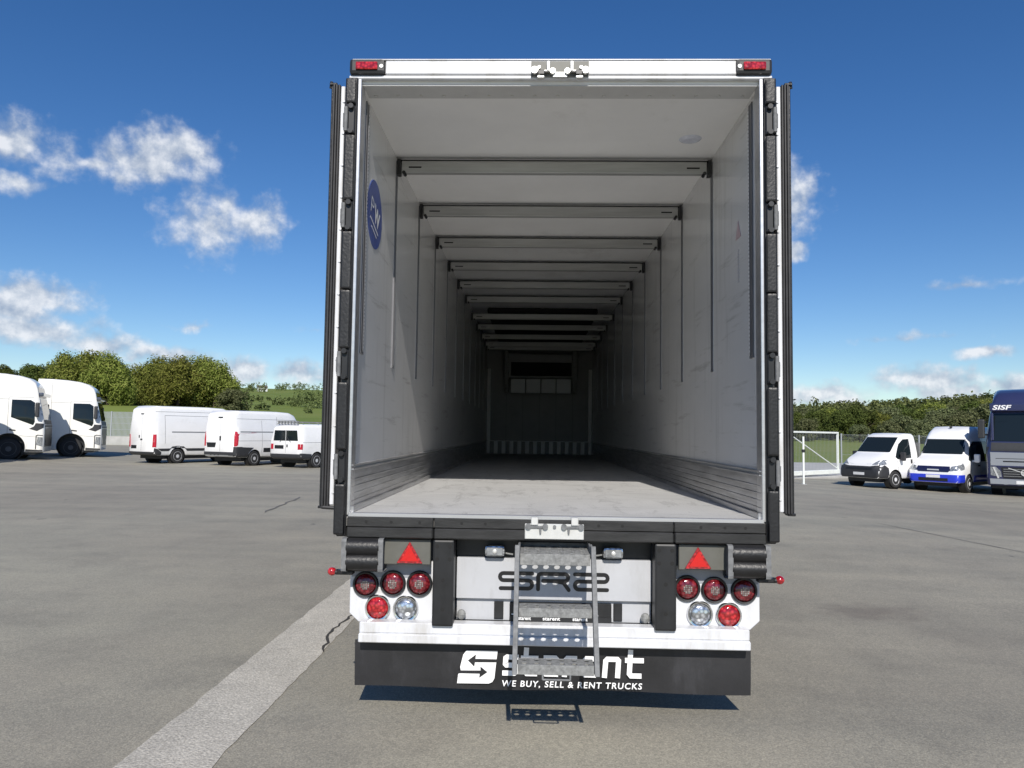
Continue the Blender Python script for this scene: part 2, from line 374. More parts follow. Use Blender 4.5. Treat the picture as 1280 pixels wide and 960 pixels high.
def asphalt_mat():
    am = bpy.data.materials.new('worn_asphalt'); am.use_nodes = True; nt = am.node_tree; N = nt.nodes; Lk = nt.links
    b = N['Principled BSDF']; tc = N.new('ShaderNodeTexCoord'); P = tc.outputs['Object']
    def noise(scale, detail=5, rough=.6, stretch=None):
        n = N.new('ShaderNodeTexNoise'); n.inputs['Scale'].default_value = scale; n.inputs['Detail'].default_value = detail; n.inputs['Roughness'].default_value = rough
        v = P
        if stretch:
            mp = N.new('ShaderNodeMapping'); mp.inputs['Scale'].default_value = stretch; mp.inputs['Rotation'].default_value = (0, 0, .12); Lk.new(P, mp.inputs[0]); v = mp.outputs[0]
        Lk.new(v, n.inputs['Vector']); return n.outputs['Fac']
    def ramp(f, stops):
        r = N.new('ShaderNodeValToRGB'); Lk.new(f, r.inputs[0]); e = r.color_ramp.elements
        e[0].position, e[0].color = stops[0][0], (*stops[0][1], 1); e[1].position, e[1].color = stops[-1][0], (*stops[-1][1], 1)
        for p, c in stops[1:-1]:
            q = e.new(p); q.color = (*c, 1)
        return r.outputs[0]
    def mix(kind, f, a, c):
        n = N.new('ShaderNodeMix'); n.data_type = 'RGBA'; n.blend_type = kind
        if isinstance(f, float): n.inputs['Factor'].default_value = f
        else: Lk.new(f, n.inputs['Factor'])
        Lk.new(a, n.inputs['A']); Lk.new(c, n.inputs['B']); return n.outputs['Result']
    broad = ramp(noise(.10, 4), [(.3, (.222, .205, .172)), (.5, (.270, .253, .210)), (.7, (.298, .288, .238))])
    lanes = ramp(noise(.35, 5, .6, (.35, 2.2, 1)), [(.3, (.84, .85, .85)), (.7, (1.11, 1.10, 1.08))])
    patch = ramp(noise(1.1, 6, .65), [(.28, (.80, .80, .81)), (.5, (1, 1, 1)), (.75, (1.10, 1.09, 1.07))])
    grit = ramp(noise(95, 3, .7), [(.3, (.66, .65, .64)), (.5, (1, 1, 1)), (.68, (1.36, 1.34, 1.3))])
    vor = N.new('ShaderNodeTexVoronoi'); vor.inputs['Scale'].default_value = 60; Lk.new(P, vor.inputs['Vector'])
    stone = ramp(vor.outputs['Color'], [(.1, (.82, .82, .82)), (.9, (1.18, 1.17, 1.15))])
    c = mix('MULTIPLY', 1.0, broad, lanes); c = mix('MULTIPLY', 1.0, c, patch); c = mix('MULTIPLY', 1.0, c, grit); c = mix('MULTIPLY', .8, c, stone)
    # a rusty oil stain to the right of the trailer, small tar spots elsewhere
    sep = N.new('ShaderNodeSeparateXYZ'); Lk.new(P, sep.inputs[0])
    def m(op, a, b_=None, clamp=False):
        n = N.new('ShaderNodeMath'); n.operation = op; n.use_clamp = clamp
        for i, v in enumerate((a, b_)):
            if v is None: continue
            if isinstance(v, (int, float)): n.inputs[i].default_value = v
            else: Lk.new(v, n.inputs[i])
        return n.outputs[0]
    dx = m('DIVIDE', m('SUBTRACT', sep.outputs[0], 3.2), .62); dy = m('DIVIDE', m('SUBTRACT', sep.outputs[1], 3.05), .42)
    d = m('SQRT', m('ADD', m('MULTIPLY', dx, dx), m('MULTIPLY', dy, dy)))
    st = m('MULTIPLY', m('SUBTRACT', 1.05, m('ADD', d, m('MULTIPLY', m('SUBTRACT', noise(3.5, 5), .5), 1.6))), 1.3, True)
    tint = N.new('ShaderNodeRGB'); tint.outputs[0].default_value = (.10, .08, .068, 1)
    c = mix('MIX', m('MULTIPLY', st, .5), c, tint.outputs[0])
    spots = ramp(noise(1.9, 2, .5), [(.0, (1, 1, 1)), (.235, (1, 1, 1)), (.25, (0, 0, 0)), (1., (0, 0, 0))])
    dark = N.new('ShaderNodeRGB'); dark.outputs[0].default_value = (.06, .057, .055, 1)
    c = mix('MIX', m('MULTIPLY', spots, .7), c, dark.outputs[0])
    Lk.new(c, b.inputs['Base Color']); b.inputs['Roughness'].default_value = .74
    bp = N.new('ShaderNodeBump'); bp.inputs['Strength'].default_value = .55; bp.inputs['Distance'].default_value = .01
    Lk.new(noise(70, 4, .7), bp.inputs['Height']); Lk.new(bp.outputs[0], b.inputs['Normal'])
    return am, noise
asphalt, _ = asphalt_mat()
slab = mat('pale_exposed_concrete', (.42, .395, .345), .85, var=.14, vscale=2.5, bump=.5, bscale=70)
def grit_over(m, scale=80, amt=.28):
    nt = m.node_tree; b = nt.nodes['Principled BSDF']; src = b.inputs['Base Color'].links[0].from_socket
    tc = nt.nodes.new('ShaderNodeTexCoord'); n = nt.nodes.new('ShaderNodeTexNoise'); n.inputs['Scale'].default_value = scale; n.inputs['Detail'].default_value = 3
    nt.links.new(tc.outputs['Object'], n.inputs['Vector'])
    r = nt.nodes.new('ShaderNodeValToRGB'); nt.links.new(n.outputs['Fac'], r.inputs[0]); e = r.color_ramp.elements
    e[0].position = .32; e[0].color = (1-amt,)*3+(1,); e[1].position = .68; e[1].color = (1+amt,)*3+(1,)
    mx = nt.nodes.new('ShaderNodeMix'); mx.data_type = 'RGBA'; mx.blend_type = 'MULTIPLY'; mx.inputs['Factor'].default_value = 1
    nt.links.new(src, mx.inputs['A']); nt.links.new(r.outputs[0], mx.inputs['B']); nt.links.new(mx.outputs['Result'], b.inputs['Base Color'])
grit_over(slab)
def grass_mat(name, a, b_, c_, s1):
    m = bpy.data.materials.new(name); m.use_nodes = True; nt = m.node_tree; N = nt.nodes; Lk = nt.links; b = N['Principled BSDF']
    tc = N.new('ShaderNodeTexCoord'); n = N.new('ShaderNodeTexNoise'); n.inputs['Scale'].default_value = s1; n.inputs['Detail'].default_value = 8; n.inputs['Roughness'].default_value = .7
    Lk.new(tc.outputs['Object'], n.inputs['Vector'])
    r = N.new('ShaderNodeValToRGB'); Lk.new(n.outputs['Fac'], r.inputs[0]); e = r.color_ramp.elements
    e[0].position = .3; e[0].color = (*a, 1); e[1].position = .72; e[1].color = (*c_, 1); q = e.new(.5); q.color = (*b_, 1)
    Lk.new(r.outputs[0], b.inputs['Base Color']); b.inputs['Roughness'].default_value = .9; b.inputs['Specular IOR Level'].default_value = .1
    return m
meadow = grass_mat('meadow_grass', (.10, .145, .032), (.145, .185, .046), (.185, .195, .068), .035)

def grid_sheet(name, xs, ys, zf, m, kind='structure'):
    bm = bmesh.new(); V = [[bm.verts.new((x, y, zf(x, y))) for x in xs] for y in ys]
    for j in range(len(ys)-1):
        for i in range(len(xs)-1): bm.faces.new((V[j][i], V[j][i+1], V[j+1][i+1], V[j+1][i]))
    b = MB(); b.bm.free(); b.bm = bm
    return b.build(name, m, smooth=60, kind=kind)
def span(a, b, n): return [a+(b-a)*i/n for i in range(n+1)]
xs = [-4000, -2500, -1500] + span(-1000, -200, 40)[:-1] + span(-200, 200, 80) + span(200, 1000, 40)[1:] + [1500, 2500, 4000]
ys = [-3000, -1000, -300, -120, -60] + span(-40, 160, 60) + span(160, 1000, 56)[1:] + [1300, 1800, 2600, 4000]
def r_in(x, y): return y < 57 or x > 4
def zter(x, y):
    z = zland(x, y)
    return z-.06 if y < 60.5 and r_in(x, y) else z
ground = grid_sheet('ground', xs, ys, zter, meadow)
yard = grid_sheet('yard', span(-70, 60, 104), span(-30, 56.9, 60), lambda x, y: zyard(x, y), asphalt)
concrete_strip = grid_sheet('concrete_strip', [-2.2, -1.96, -1.72], span(-6, 44, 400), lambda x, y: zyard(x, y)+.004, slab)
rj = random.Random(12); wl_ = 0
for v in concrete_strip.data.vertices:       # worn, uneven edges
    if abs(v.co.x+1.96) > .1: wl_ = .45*wl_+rj.gauss(0, .0045); v.co.x += wl_
road = grid_sheet('road', span(4.5, 75, 40), span(37.5, 60, 12), lambda x, y: zyard(x, y)+.012, concrete)

def ribbon(name, pts, w, m):
    b = MB(); n = len(pts); L_, R_ = [], []
    for i, (x, y) in enumerate(pts):
        a = Vector(pts[max(0, i-1)]); c = Vector(pts[min(n-1, i+1)]); t = (c-a).normalized(); nn = Vector((-t.y, t.x))*w*(.5+.5*random.random())*(.35 if i in (0, n-1) else 1)/2
        z = zyard(x, y)+.008
        L_.append(b.bm.verts.new((x+nn.x, y+nn.y, z))); R_.append(b.bm.verts.new((x-nn.x, y-nn.y, z)))
    for i in range(n-1): b.bm.faces.new((L_[i], R_[i], R_[i+1], L_[i+1]))
    return b.build(name, m, kind='structure')
crack_m = mat('crack_dark', (.035, .033, .03), .95)
seam_m = mat('sealed_joint', (.12, .115, .11), .9)
def wig(p, q, n, amp):
    o = []; p, q = Vector(p), Vector(q); d = (q-p).normalized(); nn = Vector((-d.y, d.x))
    for i in range(n+1): o.append(tuple(p+(q-p)*i/n+nn*random.uniform(-amp, amp)))
    return o
ribbon('asphalt_crack', [(-1.70, 2.9)]+wig((-1.75, 2.68), (-1.80, 1.9), 9, .022)+wig((-1.79, 1.8), (-1.71, 1.3), 6, .02), .030, crack_m)
ribbon('asphalt_crack', wig((-5.6, 10.9), (-5.95, 14.6), 12, .06), .07, seam_m)
ribbon('asphalt_joint', wig((6.9, 11.4), (7.65, 7.3), 14, .012)+wig((7.7, 7.1), (8.4, 3.0), 10, .012), .035, seam_m)

# ------------------------------------------------------------------ the trailer
FL, CE, HW, LEN = 1.20, 3.845, 1.235, 13.4      # floor, ceiling, half inner width, inner length
def build_trailer():
    T = thing('refrigerated_trailer', 'white refrigerated semi-trailer seen from behind with both rear doors folded open', 'trailer')
    # ---- body shell
    floor_m = bpy.data.materials.new('scuffed_metal_floor'); floor_m.use_nodes = True
    nt = floor_m.node_tree; N = nt.nodes; Lk = nt.links; b = N['Principled BSDF']
    tc = N.new('ShaderNodeTexCoord')
    def nz(scale, stretch, det=6, rough=.65, rot=0):
        mp = N.new('ShaderNodeMapping'); mp.inputs['Scale'].default_value = stretch; mp.inputs['Rotation'].default_value = (0, 0, rot); Lk.new(tc.outputs['Object'], mp.inputs[0])
        n = N.new('ShaderNodeTexNoise'); n.inputs['Scale'].default_value = scale; n.inputs['Detail'].default_value = det; n.inputs['Roughness'].default_value = rough
        n.inputs['Distortion'].default_value = .6
        Lk.new(mp.outputs[0], n.inputs['Vector']); return n.outputs['Fac']
    def rp(f, s):
        r = N.new('ShaderNodeValToRGB'); Lk.new(f, r.inputs[0]); e = r.color_ramp.elements
        e[0].position, e[0].color = s[0][0], (s[0][1],)*3+(1,); e[1].position, e[1].color = s[-1][0], (s[-1][1],)*3+(1,)
        for p_, c_ in s[1:-1]:
            q = e.new(p_); q.color = (c_,)*3+(1,)
        return r.outputs[0]
    def mul(a, c):
        n = N.new('ShaderNodeMix'); n.data_type = 'RGBA'; n.blend_type = 'MULTIPLY'; n.inputs['Factor'].default_value = 1
        Lk.new(a, n.inputs['A']); Lk.new(c, n.inputs['B']); return n.outputs['Result']
    c = rp(nz(1.6, (1, .8, 1)), [(.3, .48), (.7, .58)])
    c = mul(c, rp(nz(7, (1, .25, 1), 8, .75, .5), [(.40, .80), (.455, 1), (.6, 1)]))
    c = mul(c, rp(nz(9, (.25, 1, 1), 8, .75, .3), [(.39, .82), (.44, 1), (.6, 1)]))
    c = mul(c, rp(nz(120, (1, 1, 1), 2), [(.3, .88), (.7, 1.1)]))
    Lk.new(c, b.inputs['Base Color']); b.inputs['Roughness'].default_value = .5; b.inputs['Metallic'].default_value = .1
    MB().box(-HW-.05, HW+.05, .012, LEN+.06, 1.12, FL).build('floor', floor_m, T)
    for s in (-1, 1):
        w = MB().box(min(s*HW, s*1.292), max(s*HW, s*1.292), .03, LEN+.08, 1.06, 3.955).build('side_wall', grp, T)
        # slotted vertical rails let into the wall
        for i in range(12):
            y = .22 if i == 0 else 1.29+1.186*(i-1)
            if y > 13.2: continue
            wd = .055 if i == 0 else .034
            xa, xb = s*(HW-.006), s*(HW+.01)
            r = MB().box(min(xa, xb), max(xa, xb), y-wd/2, y+wd/2, 2.2, 3.81)
            r.box(min(xa, xb)-.002, max(xa, xb)+.002, y-wd/2-.006, y-wd/2+.003, 2.195, 3.812)
            r.box(min(xa, xb)-.002, max(xa, xb)+.002, y+wd/2-.003, y+wd/2+.006, 2.195, 3.812)
            r.box(min(xa, xb)-.003, max(xa, xb)+.003, y-wd/2-.012, y+wd/2+.012, 2.178, 2.194)
            r.build('load_rail', track_m, w)
        # perforated edge beside the first rail
        pe = MB()
        for k in range(62): pe.box(min(s*(HW-.004), s*HW), max(s*(HW-.004), s*HW), .272, .284, 2.22+k*.0255, 2.232+k*.0255)
        pe.build('perforation', print_white, w)
        # aluminium kick plate with drawn ridges
        k = MB(); xa = HW
        def kb(a, b_, d): k.box(min(s*(xa-d), s*(xa-.0005)), max(s*(xa-d), s*(xa-.0005)), .02, LEN, a, b_, bev=.0025)
        kb(1.201, 1.235, .030); kb(1.2352, 1.452, .010)
        for z in (1.262, 1.305, 1.348, 1.391): kb(z, z+.007, .0150)
        kb(1.4522, 1.462, .024); kb(1.476, 1.486, .020)
        k.build('kick_plate', alu_kick, T)
    MB().box(-1.3, 1.3, .03, LEN+.1, CE, 3.97, bev=.008).build('roof', ceil_m, T)
    fl = MB().box(-1.22, 1.22, .031, .21, 3.840, 3.8449)
    for x in [i*.146-1.17 for i in range(17)]: fl.cyl((x, .17, 3.8405), (x, .17, 3.835), .010, seg=8)
    fl.build('roof_angle_strip', mat('ceiling_edge_strip', (.55, .55, .54), .45, var=.06), T)
    MB().lathe([(.0, -.014), (.055, -.014), (.075, -.006), (.082, 0)], (.985, .89, CE-.0005), axis='Z', seg=24).build('ceiling_lamp', mat('pale_lamp_cover', (.62, .64, .72), .2, var=.12, vscale=30), T)
    # ---- front bulkhead
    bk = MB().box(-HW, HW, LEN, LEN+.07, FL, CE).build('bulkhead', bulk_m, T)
    for x in (-.78, -.39, 0, .39, .78): MB().box(x-.006, x+.006, LEN-.012, LEN, 1.5, 2.6).build('joint', track_m, bk)
    for s in (-1, 1): MB().box(s*1.19-.04, s*1.19+.04, LEN-.09, LEN-.001, 1.5, 3.2, bev=.008).build('corner_post', print_white, bk)
    MB().box(-1.2, 1.2, LEN-.075, LEN-.03, 1.492, 1.505).build('kick_rail', print_white, bk)
    first = None
    for i in range(14):
        x = -1.2+i*.185
        if first is None: first = MB().box(-.045, .045, -.07, 0, 0, .285, bev=.006).build('air_spacer', print_white, bk); first.location = (x, LEN-.001, 1.206)
        else: copy_part(first, bk, (x, LEN-.001, 1.206))
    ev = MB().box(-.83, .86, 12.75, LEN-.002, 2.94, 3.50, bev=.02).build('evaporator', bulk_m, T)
    g = MB().box(-.66, .72, 12.735, 12.752, 2.99, 3.30)
    for k in range(9): g.box(-.65, .71, 12.722, 12.736, 3.0+k*.033, 3.012+k*.033)
    g.build('intake_grille', black_gap, ev)
    for i in range(4): MB().box(-.66+i*.348, -.66+i*.348+.325, 12.80, 12.86, 2.60, 2.925, bev=.01).build('cover_panel', white_flat, ev)
    for s in (-1, 1): MB().box(s*.77+.01-.05, s*.77+.01+.05, 12.72, 12.76, 2.6, 3.6, bev=.01).build('side_bracket', galv_dull, ev)
    # air duct slung below the ceiling in the front half
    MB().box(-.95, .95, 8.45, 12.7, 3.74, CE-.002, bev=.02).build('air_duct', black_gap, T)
    # ---- cross beams
    proto = None
    for i in range(11):
        y = 1.264+1.186*i; z = 3.822 if i < 6 else (3.735, 3.72, 3.69, 3.68, 3.67)[i-6]
        if y > 12.6: y = 12.55
        if proto is None:
            bm_ = MB()
            bm_.box(-1.19, 1.19, 0, .055, -.105, -.0105, bev=.003)
            bm_.box(-1.19, 1.19, -.006, 0.0, -.1052, -.090, bev=.002)
            bm_.box(-1.19, 1.19, -.005, .0005, -.030, -.018, bev=.002)
            proto = bm_.build('load_beam', mat('beam_aluminium', (.42, .42, .41), .42, metal=.5, var=.14, vscale=5, stretch=(.3, 4, 4)), T)
            MB().box(-1.2, 1.2, .004, .050, -.0100, 0).build('beam_gap_shade', black_gap, proto)  # black strip standing in for the shade between beam and ceiling
            for s in (-1, 1):
                e = MB().box(s*1.212-.014, s*1.212+.014, -.010, .06, -.122, .004, bev=.004)
                e.cyl((s*1.17, -.02, -.108), (s*1.17, .05, -.108), .014, seg=10)
                e.build('end_fitting', blk, proto)
                MB().box(s*1.085-.05, s*1.085+.05, -.0012, .004, -.068, -.056).build('slot', black_gap, proto)
            proto.location = (0, y, z)
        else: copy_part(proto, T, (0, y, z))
    # ---- round sticker on the left wall
    st = MB().lathe([(.0, .003), (.232, .003), (.234, .0)], (-HW, .53, 3.165), axis='X', seg=48).build('round_sticker', blue_m, T)
    rot = (math.pi/2, 0, math.pi/2)
    tilt = R(-15)
    def on_disc(o, u, w):        # u along the wall, w up, turned about the middle of the sticker
        c, q = math.cos(tilt), math.sin(tilt)
        o.matrix_basis = Matrix.Translation((-HW+.0055, .53+u*c-w*q, 3.165+u*q+w*c)) @ Matrix.Rotation(math.pi/2, 4, 'Z') @ Matrix.Rotation(math.pi/2, 4, 'X') @ Matrix.Rotation(tilt, 4, 'Z')
    on_disc(text_mesh('P', .17, st, 'lettering', print_white, (0, 0, 0), width=.09, bold=-.002), -.145, -.05)
    on_disc(text_mesh('W', .17, st, 'lettering', print_white, (0, 0, 0), width=.175, bold=.007), -.035, -.05)
    for u, w, l, t in ((-.13, -.095, .26, .012), (-.08, -.135, .17, .008)):
        bar = MB(); bar.box(0, l, 0, t, -.0008, 0); on_disc(bar.build('underline', print_white, st), u, w)
    st2 = MB().prism([(.47, 3.02), (.6, 3.02), (.535, 3.14)], 'X', HW-.003, HW-.0005).build('warning_sticker', mat('faded_pink_print', (.52, .38, .40), .4), T)
    sm = MB()
    for k in range(9): sm.box(HW-.003, HW-.0005, .52, .55, 2.72+k*.026, 2.734+k*.026)
    sm.build('grey_marks', mat('pale_grey', (.42, .42, .45), .4), st2)

    # ---- rear frame
    hd = MB().box(-1.075, 1.085, -.012, .03, 3.893, 3.982, bev=.006)
    hd.box(-1.3, 1.3, -.006, .028, 3.868, 3.890, bev=.004)
    hd.box(-1.28, 1.29, -.016, .2, 3.9822, 3.990, bev=.002)
    hd.build('header', white, T)
    for s in (-1, 1):
        h = MB().box(s*1.187-.11, s*1.187+.11, -.03, .03, 3.891, 3.986, bev=.02, seg=2).build('marker_lamp', blk, T)
        MB().box(s*1.187-.068, s*1.187+.068, -.042, -.028, 3.913, 3.962, bev=.008, seg=2).build('lens', lens_red, h)
        MB().cyl((s*1.187-s*.09, -.033, 3.937), (s*1.187-s*.09, -.028, 3.937), .012, seg=10).build('screw', inox, h)
        for r_ in (0,):
            p = MB().box(min(s*1.243, s*1.302), max(s*1.243, s*1.302), -.012, .06, 1.06, 3.875, bev=.006).build('rear_post', blk, T)
        xa, xb = sorted((s*1.222, s*1.2425))
        MB().box(xa, xb, -.006, .10, 1.186, 3.868, bev=.003).build('door_jamb', alu, p)
        hz = [3.60, 3.0, 2.09, 1.475]
        segs = [(3.70, 3.862), (3.095, 3.505), (2.185, 2.905), (1.575, 1.985), (1.072, 1.378)]
        for a, c_ in segs:
            xa, xb = sorted((s*1.25, s*1.312))
            n = 2 if c_-a > .6 else 1
            for q in range(n):
                a2 = a+(c_-a)*q/n; c2 = a+(c_-a)*(q+1)/n-.006
                MB().box(xa, xb, -.048, -.0125, a2, c2, bev=.012, seg=2).build('bumper_pad', rubber, p)
        for z in hz:
            xa, xb = sorted((s*1.252, s*1.296))
            h = MB().box(xa, xb, -.03, -.0122, z-.088, z+.088, bev=.006)
            for dz in (-.078, .078): h.cyl((s*1.274, -.055, z+dz), (s*1.274, -.02, z+dz), .016, seg=10)
            hh = h.build('hinge', blk, p)
            xa, xb = sorted((s*1.297, s*1.326))
            hk = MB().box(xa, xb, -.034, -.004, z-.052, z+.045, bev=.006)
            hk.cyl((s*1.306, -.036, z-.075), (s*1.306, -.036, z+.075), .012, seg=10)
            hk.build('hinge_knuckle', galv, p)
        # ---- door folded right back along the side
        x0, x1 = sorted((s*1.322, s*1.400))
        xm = s*1.347
        d = MB().box(min(s*1.322, xm), max(s*1.322, xm), -.012, 1.27, 1.245, 3.818, bev=.004)
        for k in range(13): d.cyl((s*1.327, -.012, 1.32+k*.2), (s*1.327, -.017, 1.32+k*.2), .008, seg=8)
        D = d.build('door', white, T)
        xa, xb = sorted((s*1.3475, s*1.392)); MB().box(xa, xb, -.004, 1.268, 1.25, 3.815, bev=.004).build('door_core', blk, D)
        for k, xx in enumerate((1.356, 1.371, 1.386)):
            MB().box(s*xx-.0062, s*xx+.0062, -.022-.004*k, .02, 1.236, 3.826, bev=.004).build('door_seal', seal_m, D)
        c3 = MB().box(min(s*1.393, s*1.408), max(s*1.393, s*1.408), -.012, .07, 1.24, 3.828, bev=.005)
        c3.box(min(s*1.37, s*1.418), max(s*1.37, s*1.418), -.02, .05, 3.822, 3.838, bev=.004)
        c3.box(min(s*1.37, s*1.414), max(s*1.37, s*1.414), -.02, .05, 1.224, 1.240, bev=.004)
        c3.cyl((s*1.414, .0, 3.81), (s*1.410, .0, 3.85), .010, seg=8)
        c3.build('edge_seal', rubber, D)
    # door catch: the left one reaches across below
    MB().tube([(-1.39, -.015, 1.232), (-1.30, -.02, 1.228), (-1.25, -.03, 1.22)], .012, 8).build('door_stay', blk, T)

    # ---- lock plates, top and bottom
    tp = MB().box(-.172, .182, -.020, -.0125, 3.878, 3.972).build('lock_plate', grey_dark, T)
    l = MB()
    for s in (-1, 1):
        cx = .005
        l.box(cx+s*.072-.010, cx+s*.072+.010, -.05, -.02, 3.898, 3.962, bev=.004)
        l.cyl((cx+s*.155, -.045, 3.908), (cx+s*.155, -.020, 3.908), .022, seg=14)
        l.cyl((cx+s*.045, -.045, 3.902), (cx+s*.045, -.020, 3.902), .018, seg=14)
        l.box(cx+min(s*.08, s*.12), cx+max(s*.08, s*.12), -.04, -.022, 3.898, 3.908)
        l.box(cx+s*.118-.022, cx+s*.118+.022, -.055, -.018, 3.852, 3.869, bev=.004)
        l.cyl((cx+s*.128, -.045, 3.925), (cx+s*.128, -.02, 3.925), .010, seg=10)
    l.box(-.04, .05, -.030, -.0205, 3.868, 3.902, bev=.003)
    l.build('lock_keeper', inox, tp)
    ld = MB()
    for s in (-1, 1): ld.box(.005+s*.115-.02, .005+s*.115+.02, -.06, -.051, 3.872, 3.900, bev=.003); ld.box(.005+min(s*.075, s*.14), .005+max(s*.075, s*.14), -.047, -.041, 3.893, 3.899)
    ld.build('lock_cam', blk, tp)

    sl = MB()
    for a, b_ in ((-1.236, -.7185), (-.7145, .7005), (.7045, 1.24)):
        sl.box(a, b_, -.018, .03, 1.118, 1.176, bev=.005); sl.box(a, b_, -.03, .03, 1.055, 1.117, bev=.008)
    sl = sl.build('rear_sill', scuffed, T)
    bo = MB()
    for x in (-1.12, -.97, -.80, -.55, -.41, .26, .40, .86, 1.0, 1.12): bo.cyl((x, -.0195, 1.150), (x, -.016, 1.150), .009, seg=8)
    bo.build('bolt', black_gap, sl)
    MB().box(-1.232, 1.232, -.012, .02, 1.1765, 1.2015, bev=.003).build('threshold', alu, T)
    bp = MB().box(-.175, .172, -.040, -.0305, 1.068, 1.158, bev=.003).build('lock_plate', inox, T)
    for s in (-1, 1):
        MB().box(s*.118-.021, s*.118+.021, -.055, -.0405, 1.150, 1.196, bev=.004).build('lock_catch', inox, bp)
    k = MB()
    for s in (-1, 1):
        for q in (.055, .155): k.cyl((s*q, -.056, 1.143), (s*q, -.040, 1.143), .017, seg=12)
        k.box(min(s*.06, s*.15), max(s*.06, s*.15), -.05, -.0405, 1.132, 1.146, bev=.002)
        k.prism([(s*.083-.008, 1.132), (s*.083+.008, 1.132), (s*.083+.004, 1.100), (s*.083-.004, 1.100)], 'Y', -.052, -.0405)
    k.cyl((0, -.05, 1.142), (0, -.04, 1.142), .01, seg=10)
    k.build('lock_fitting', galv, bp)

    # ---- rubber rollers
    for s in (-1, 1):  # rear fittings and ladder: taken from image pixels, scaled about the camera to depth
        x0, x1 = sorted((s*1.03, s*1.225))
        r = MB()
        r.cyl((x0, -.03, 1.003), (x1, -.03, 1.003), .054, seg=24, bev=.006); r.cyl((x0, -.03, .918), (x1, -.03, .918), .053, seg=24, bev=.006)
        r.box(x0+.004, x1-.004, -.055, .02, .93, 1.0)
        r = r.build('rubber_roller', rubber, T, smooth=40)
        for xx in (x0-.016, x1+.006):
            MB().box(xx, xx+.010, -.075, .06, .862, 1.058, bev=.02, seg=2).build('roller_bracket', galv, r)
        MB().box(x0-.02, x1+.02, .022, .06, .85, 1.056).build('back_plate', blk, r)
        MB().box(min(s*1.19, s*1.30), max(s*1.19, s*1.30), -.02, .03, .835, .862, bev=.006).build('rubber_arm', rubber, r)
        m_ = MB().cyl((s*1.285, -.01, .851), (s*1.303, -.01, .851), .016, seg=12).build('marker_stub', blk, r)
        sm = MB().lathe([(.0, -.026), (.012, -.024), (.022, -.014), (.026, 0), (.022, .014), (.012, .024), (0, .026)], (s*1.318, -.01, .853), axis='X', seg=18).build('side_marker_lamp', lens_red, T, smooth=60)
        # ---- reflector plate and triangle
        x0, x1 = sorted((s*.735, s*1.02))
        pl = MB().box(x0, x1, .008, .03, .898, 1.046, bev=.004).build('reflector_plate', grey_dark, T)
        cx = -.858 if s < 0 else .846
        def tri(g): return [(cx-.077+g*1.73, .908+g), (cx+.077-g*1.73, .908+g), (cx, 1.034-g*2)]
        tr = MB().prism(tri(0), 'Y', -.012, .0075, bev=.003).build('warning_triangle', lens_red, pl)
        MB().prism(tri(.012), 'Y', -.016, -.0122, bev=.001).build('reflector', reflex_red, pl)
        # ---- lamp panel
        pts = [(s*.728, .90), (s*1.236, .90), (s*1.236, .585), (s*1.178, .532), (s*.728, .532)]
        lp = MB().prism(pts, 'Y', .11, .145, bev=.003).build('lamp_panel', white, T)
        MB().prism([(s*.74, .897), (s*1.226, .897), (s*1.226, .803), (s*.74, .803)], 'Y', .107, .1098).build('plate_shadow', mat('painted_shadow_grey', (.30, .31, .34), .4), lp)  # grey sheet painted as the shadow the reflector plate casts on the white panel
        rows = [(1.139, .758, lens_dark_red, 1), (.973, .767, lens_dark_red, 1), (.811, .769, lens_dark_red, 1), (1.062, .621, lens_red, 0), (.891, .619, lens_clear, 0)]
        if s > 0: rows = [(1.142, .764, lens_dark_red, 1), (.965, .766, lens_dark_red, 1), (.803, .772, lens_dark_red, 1), (1.050, .618, lens_red, 0), (.879, .622, lens_clear, 0)]
        for x, z, lm, led in rows:
            ring = MB().lathe([(.079, 0), (.079, -.012), (.074, -.020), (.066, -.018), (.064, -.004)], (s*x, .1095, z), seg=32).build('tail_lamp', chrome if not led else blk, T, smooth=40)
            MB().lathe([(.064, -.004), (.062, -.014), (.045, -.024), (.02, -.029), (0, -.030)], (s*x, .1095, z), seg=32).build('lens', lm, ring, smooth=50)
            if led:
                cl = MB()
                for a in range(-2, 3):
                    for q in range(-2, 3):
                        if a*a+q*q < 6: cl.box(s*x+a*.0105-.004, s*x+a*.0105+.004, .0772, .082, z+q*.0105-.004, z+q*.0105+.004)
                cl.build('led_cluster', led_grey, ring)
        # ---- black buffer posts with bolt holes
        cx = s*.655
        po = MB().box(cx-.063, cx+.063, -.015, .10, .545, 1.05, bev=.012, seg=2).build('buffer_post', blk, T)
        for hx, z in ((-.038, 1.012), (.038, 1.012), (-.038, .937), (.038, .937), (0, .815), (0, .645)):
            MB().cyl((cx+hx, -.0165, z), (cx+hx, -.014, z), .012, seg=10).build('bolt_hole', black_gap, po)
        # ---- work lamps
        wl = MB().box(s*.355-.062, s*.355+.062, .05, .10, .945, 1.012, bev=.022, seg=2).build('work_lamp', lens_clear, T)
        MB().box(s*.355-.048, s*.355+.048, .046, .0515, .955, 1.002, bev=.002).build('reflector_cup', lamp_clear, wl)
        MB().sphere((s*.355, .045, .979), .014, sy=.5, seg=12).build('bulb', inox, wl)
        MB().tube([(s*.29, .08, .965), (s*.245, .08, .958)], .005, 6).build('cable', galv_dull, wl)
    # recess behind the work lamps
    MB().box(-.592, .592, .16, .20, .90, 1.054).build('crossmember', blk, T)
    # ---- SR2 panel
    sp = MB().box(-.586, .590, .105, .16, .686, .931, bev=.003).build('logo_panel', silver_white, T)
    lt = MB(); Y = .1035; W_ = .0235
    def arc(cx, cz, r, a0, a1, n=8): return [(cx+r*math.cos(R(a0+(a1-a0)*i/n)), cz+r*math.sin(R(a0+(a1-a0)*i/n))) for i in range(n+1)]
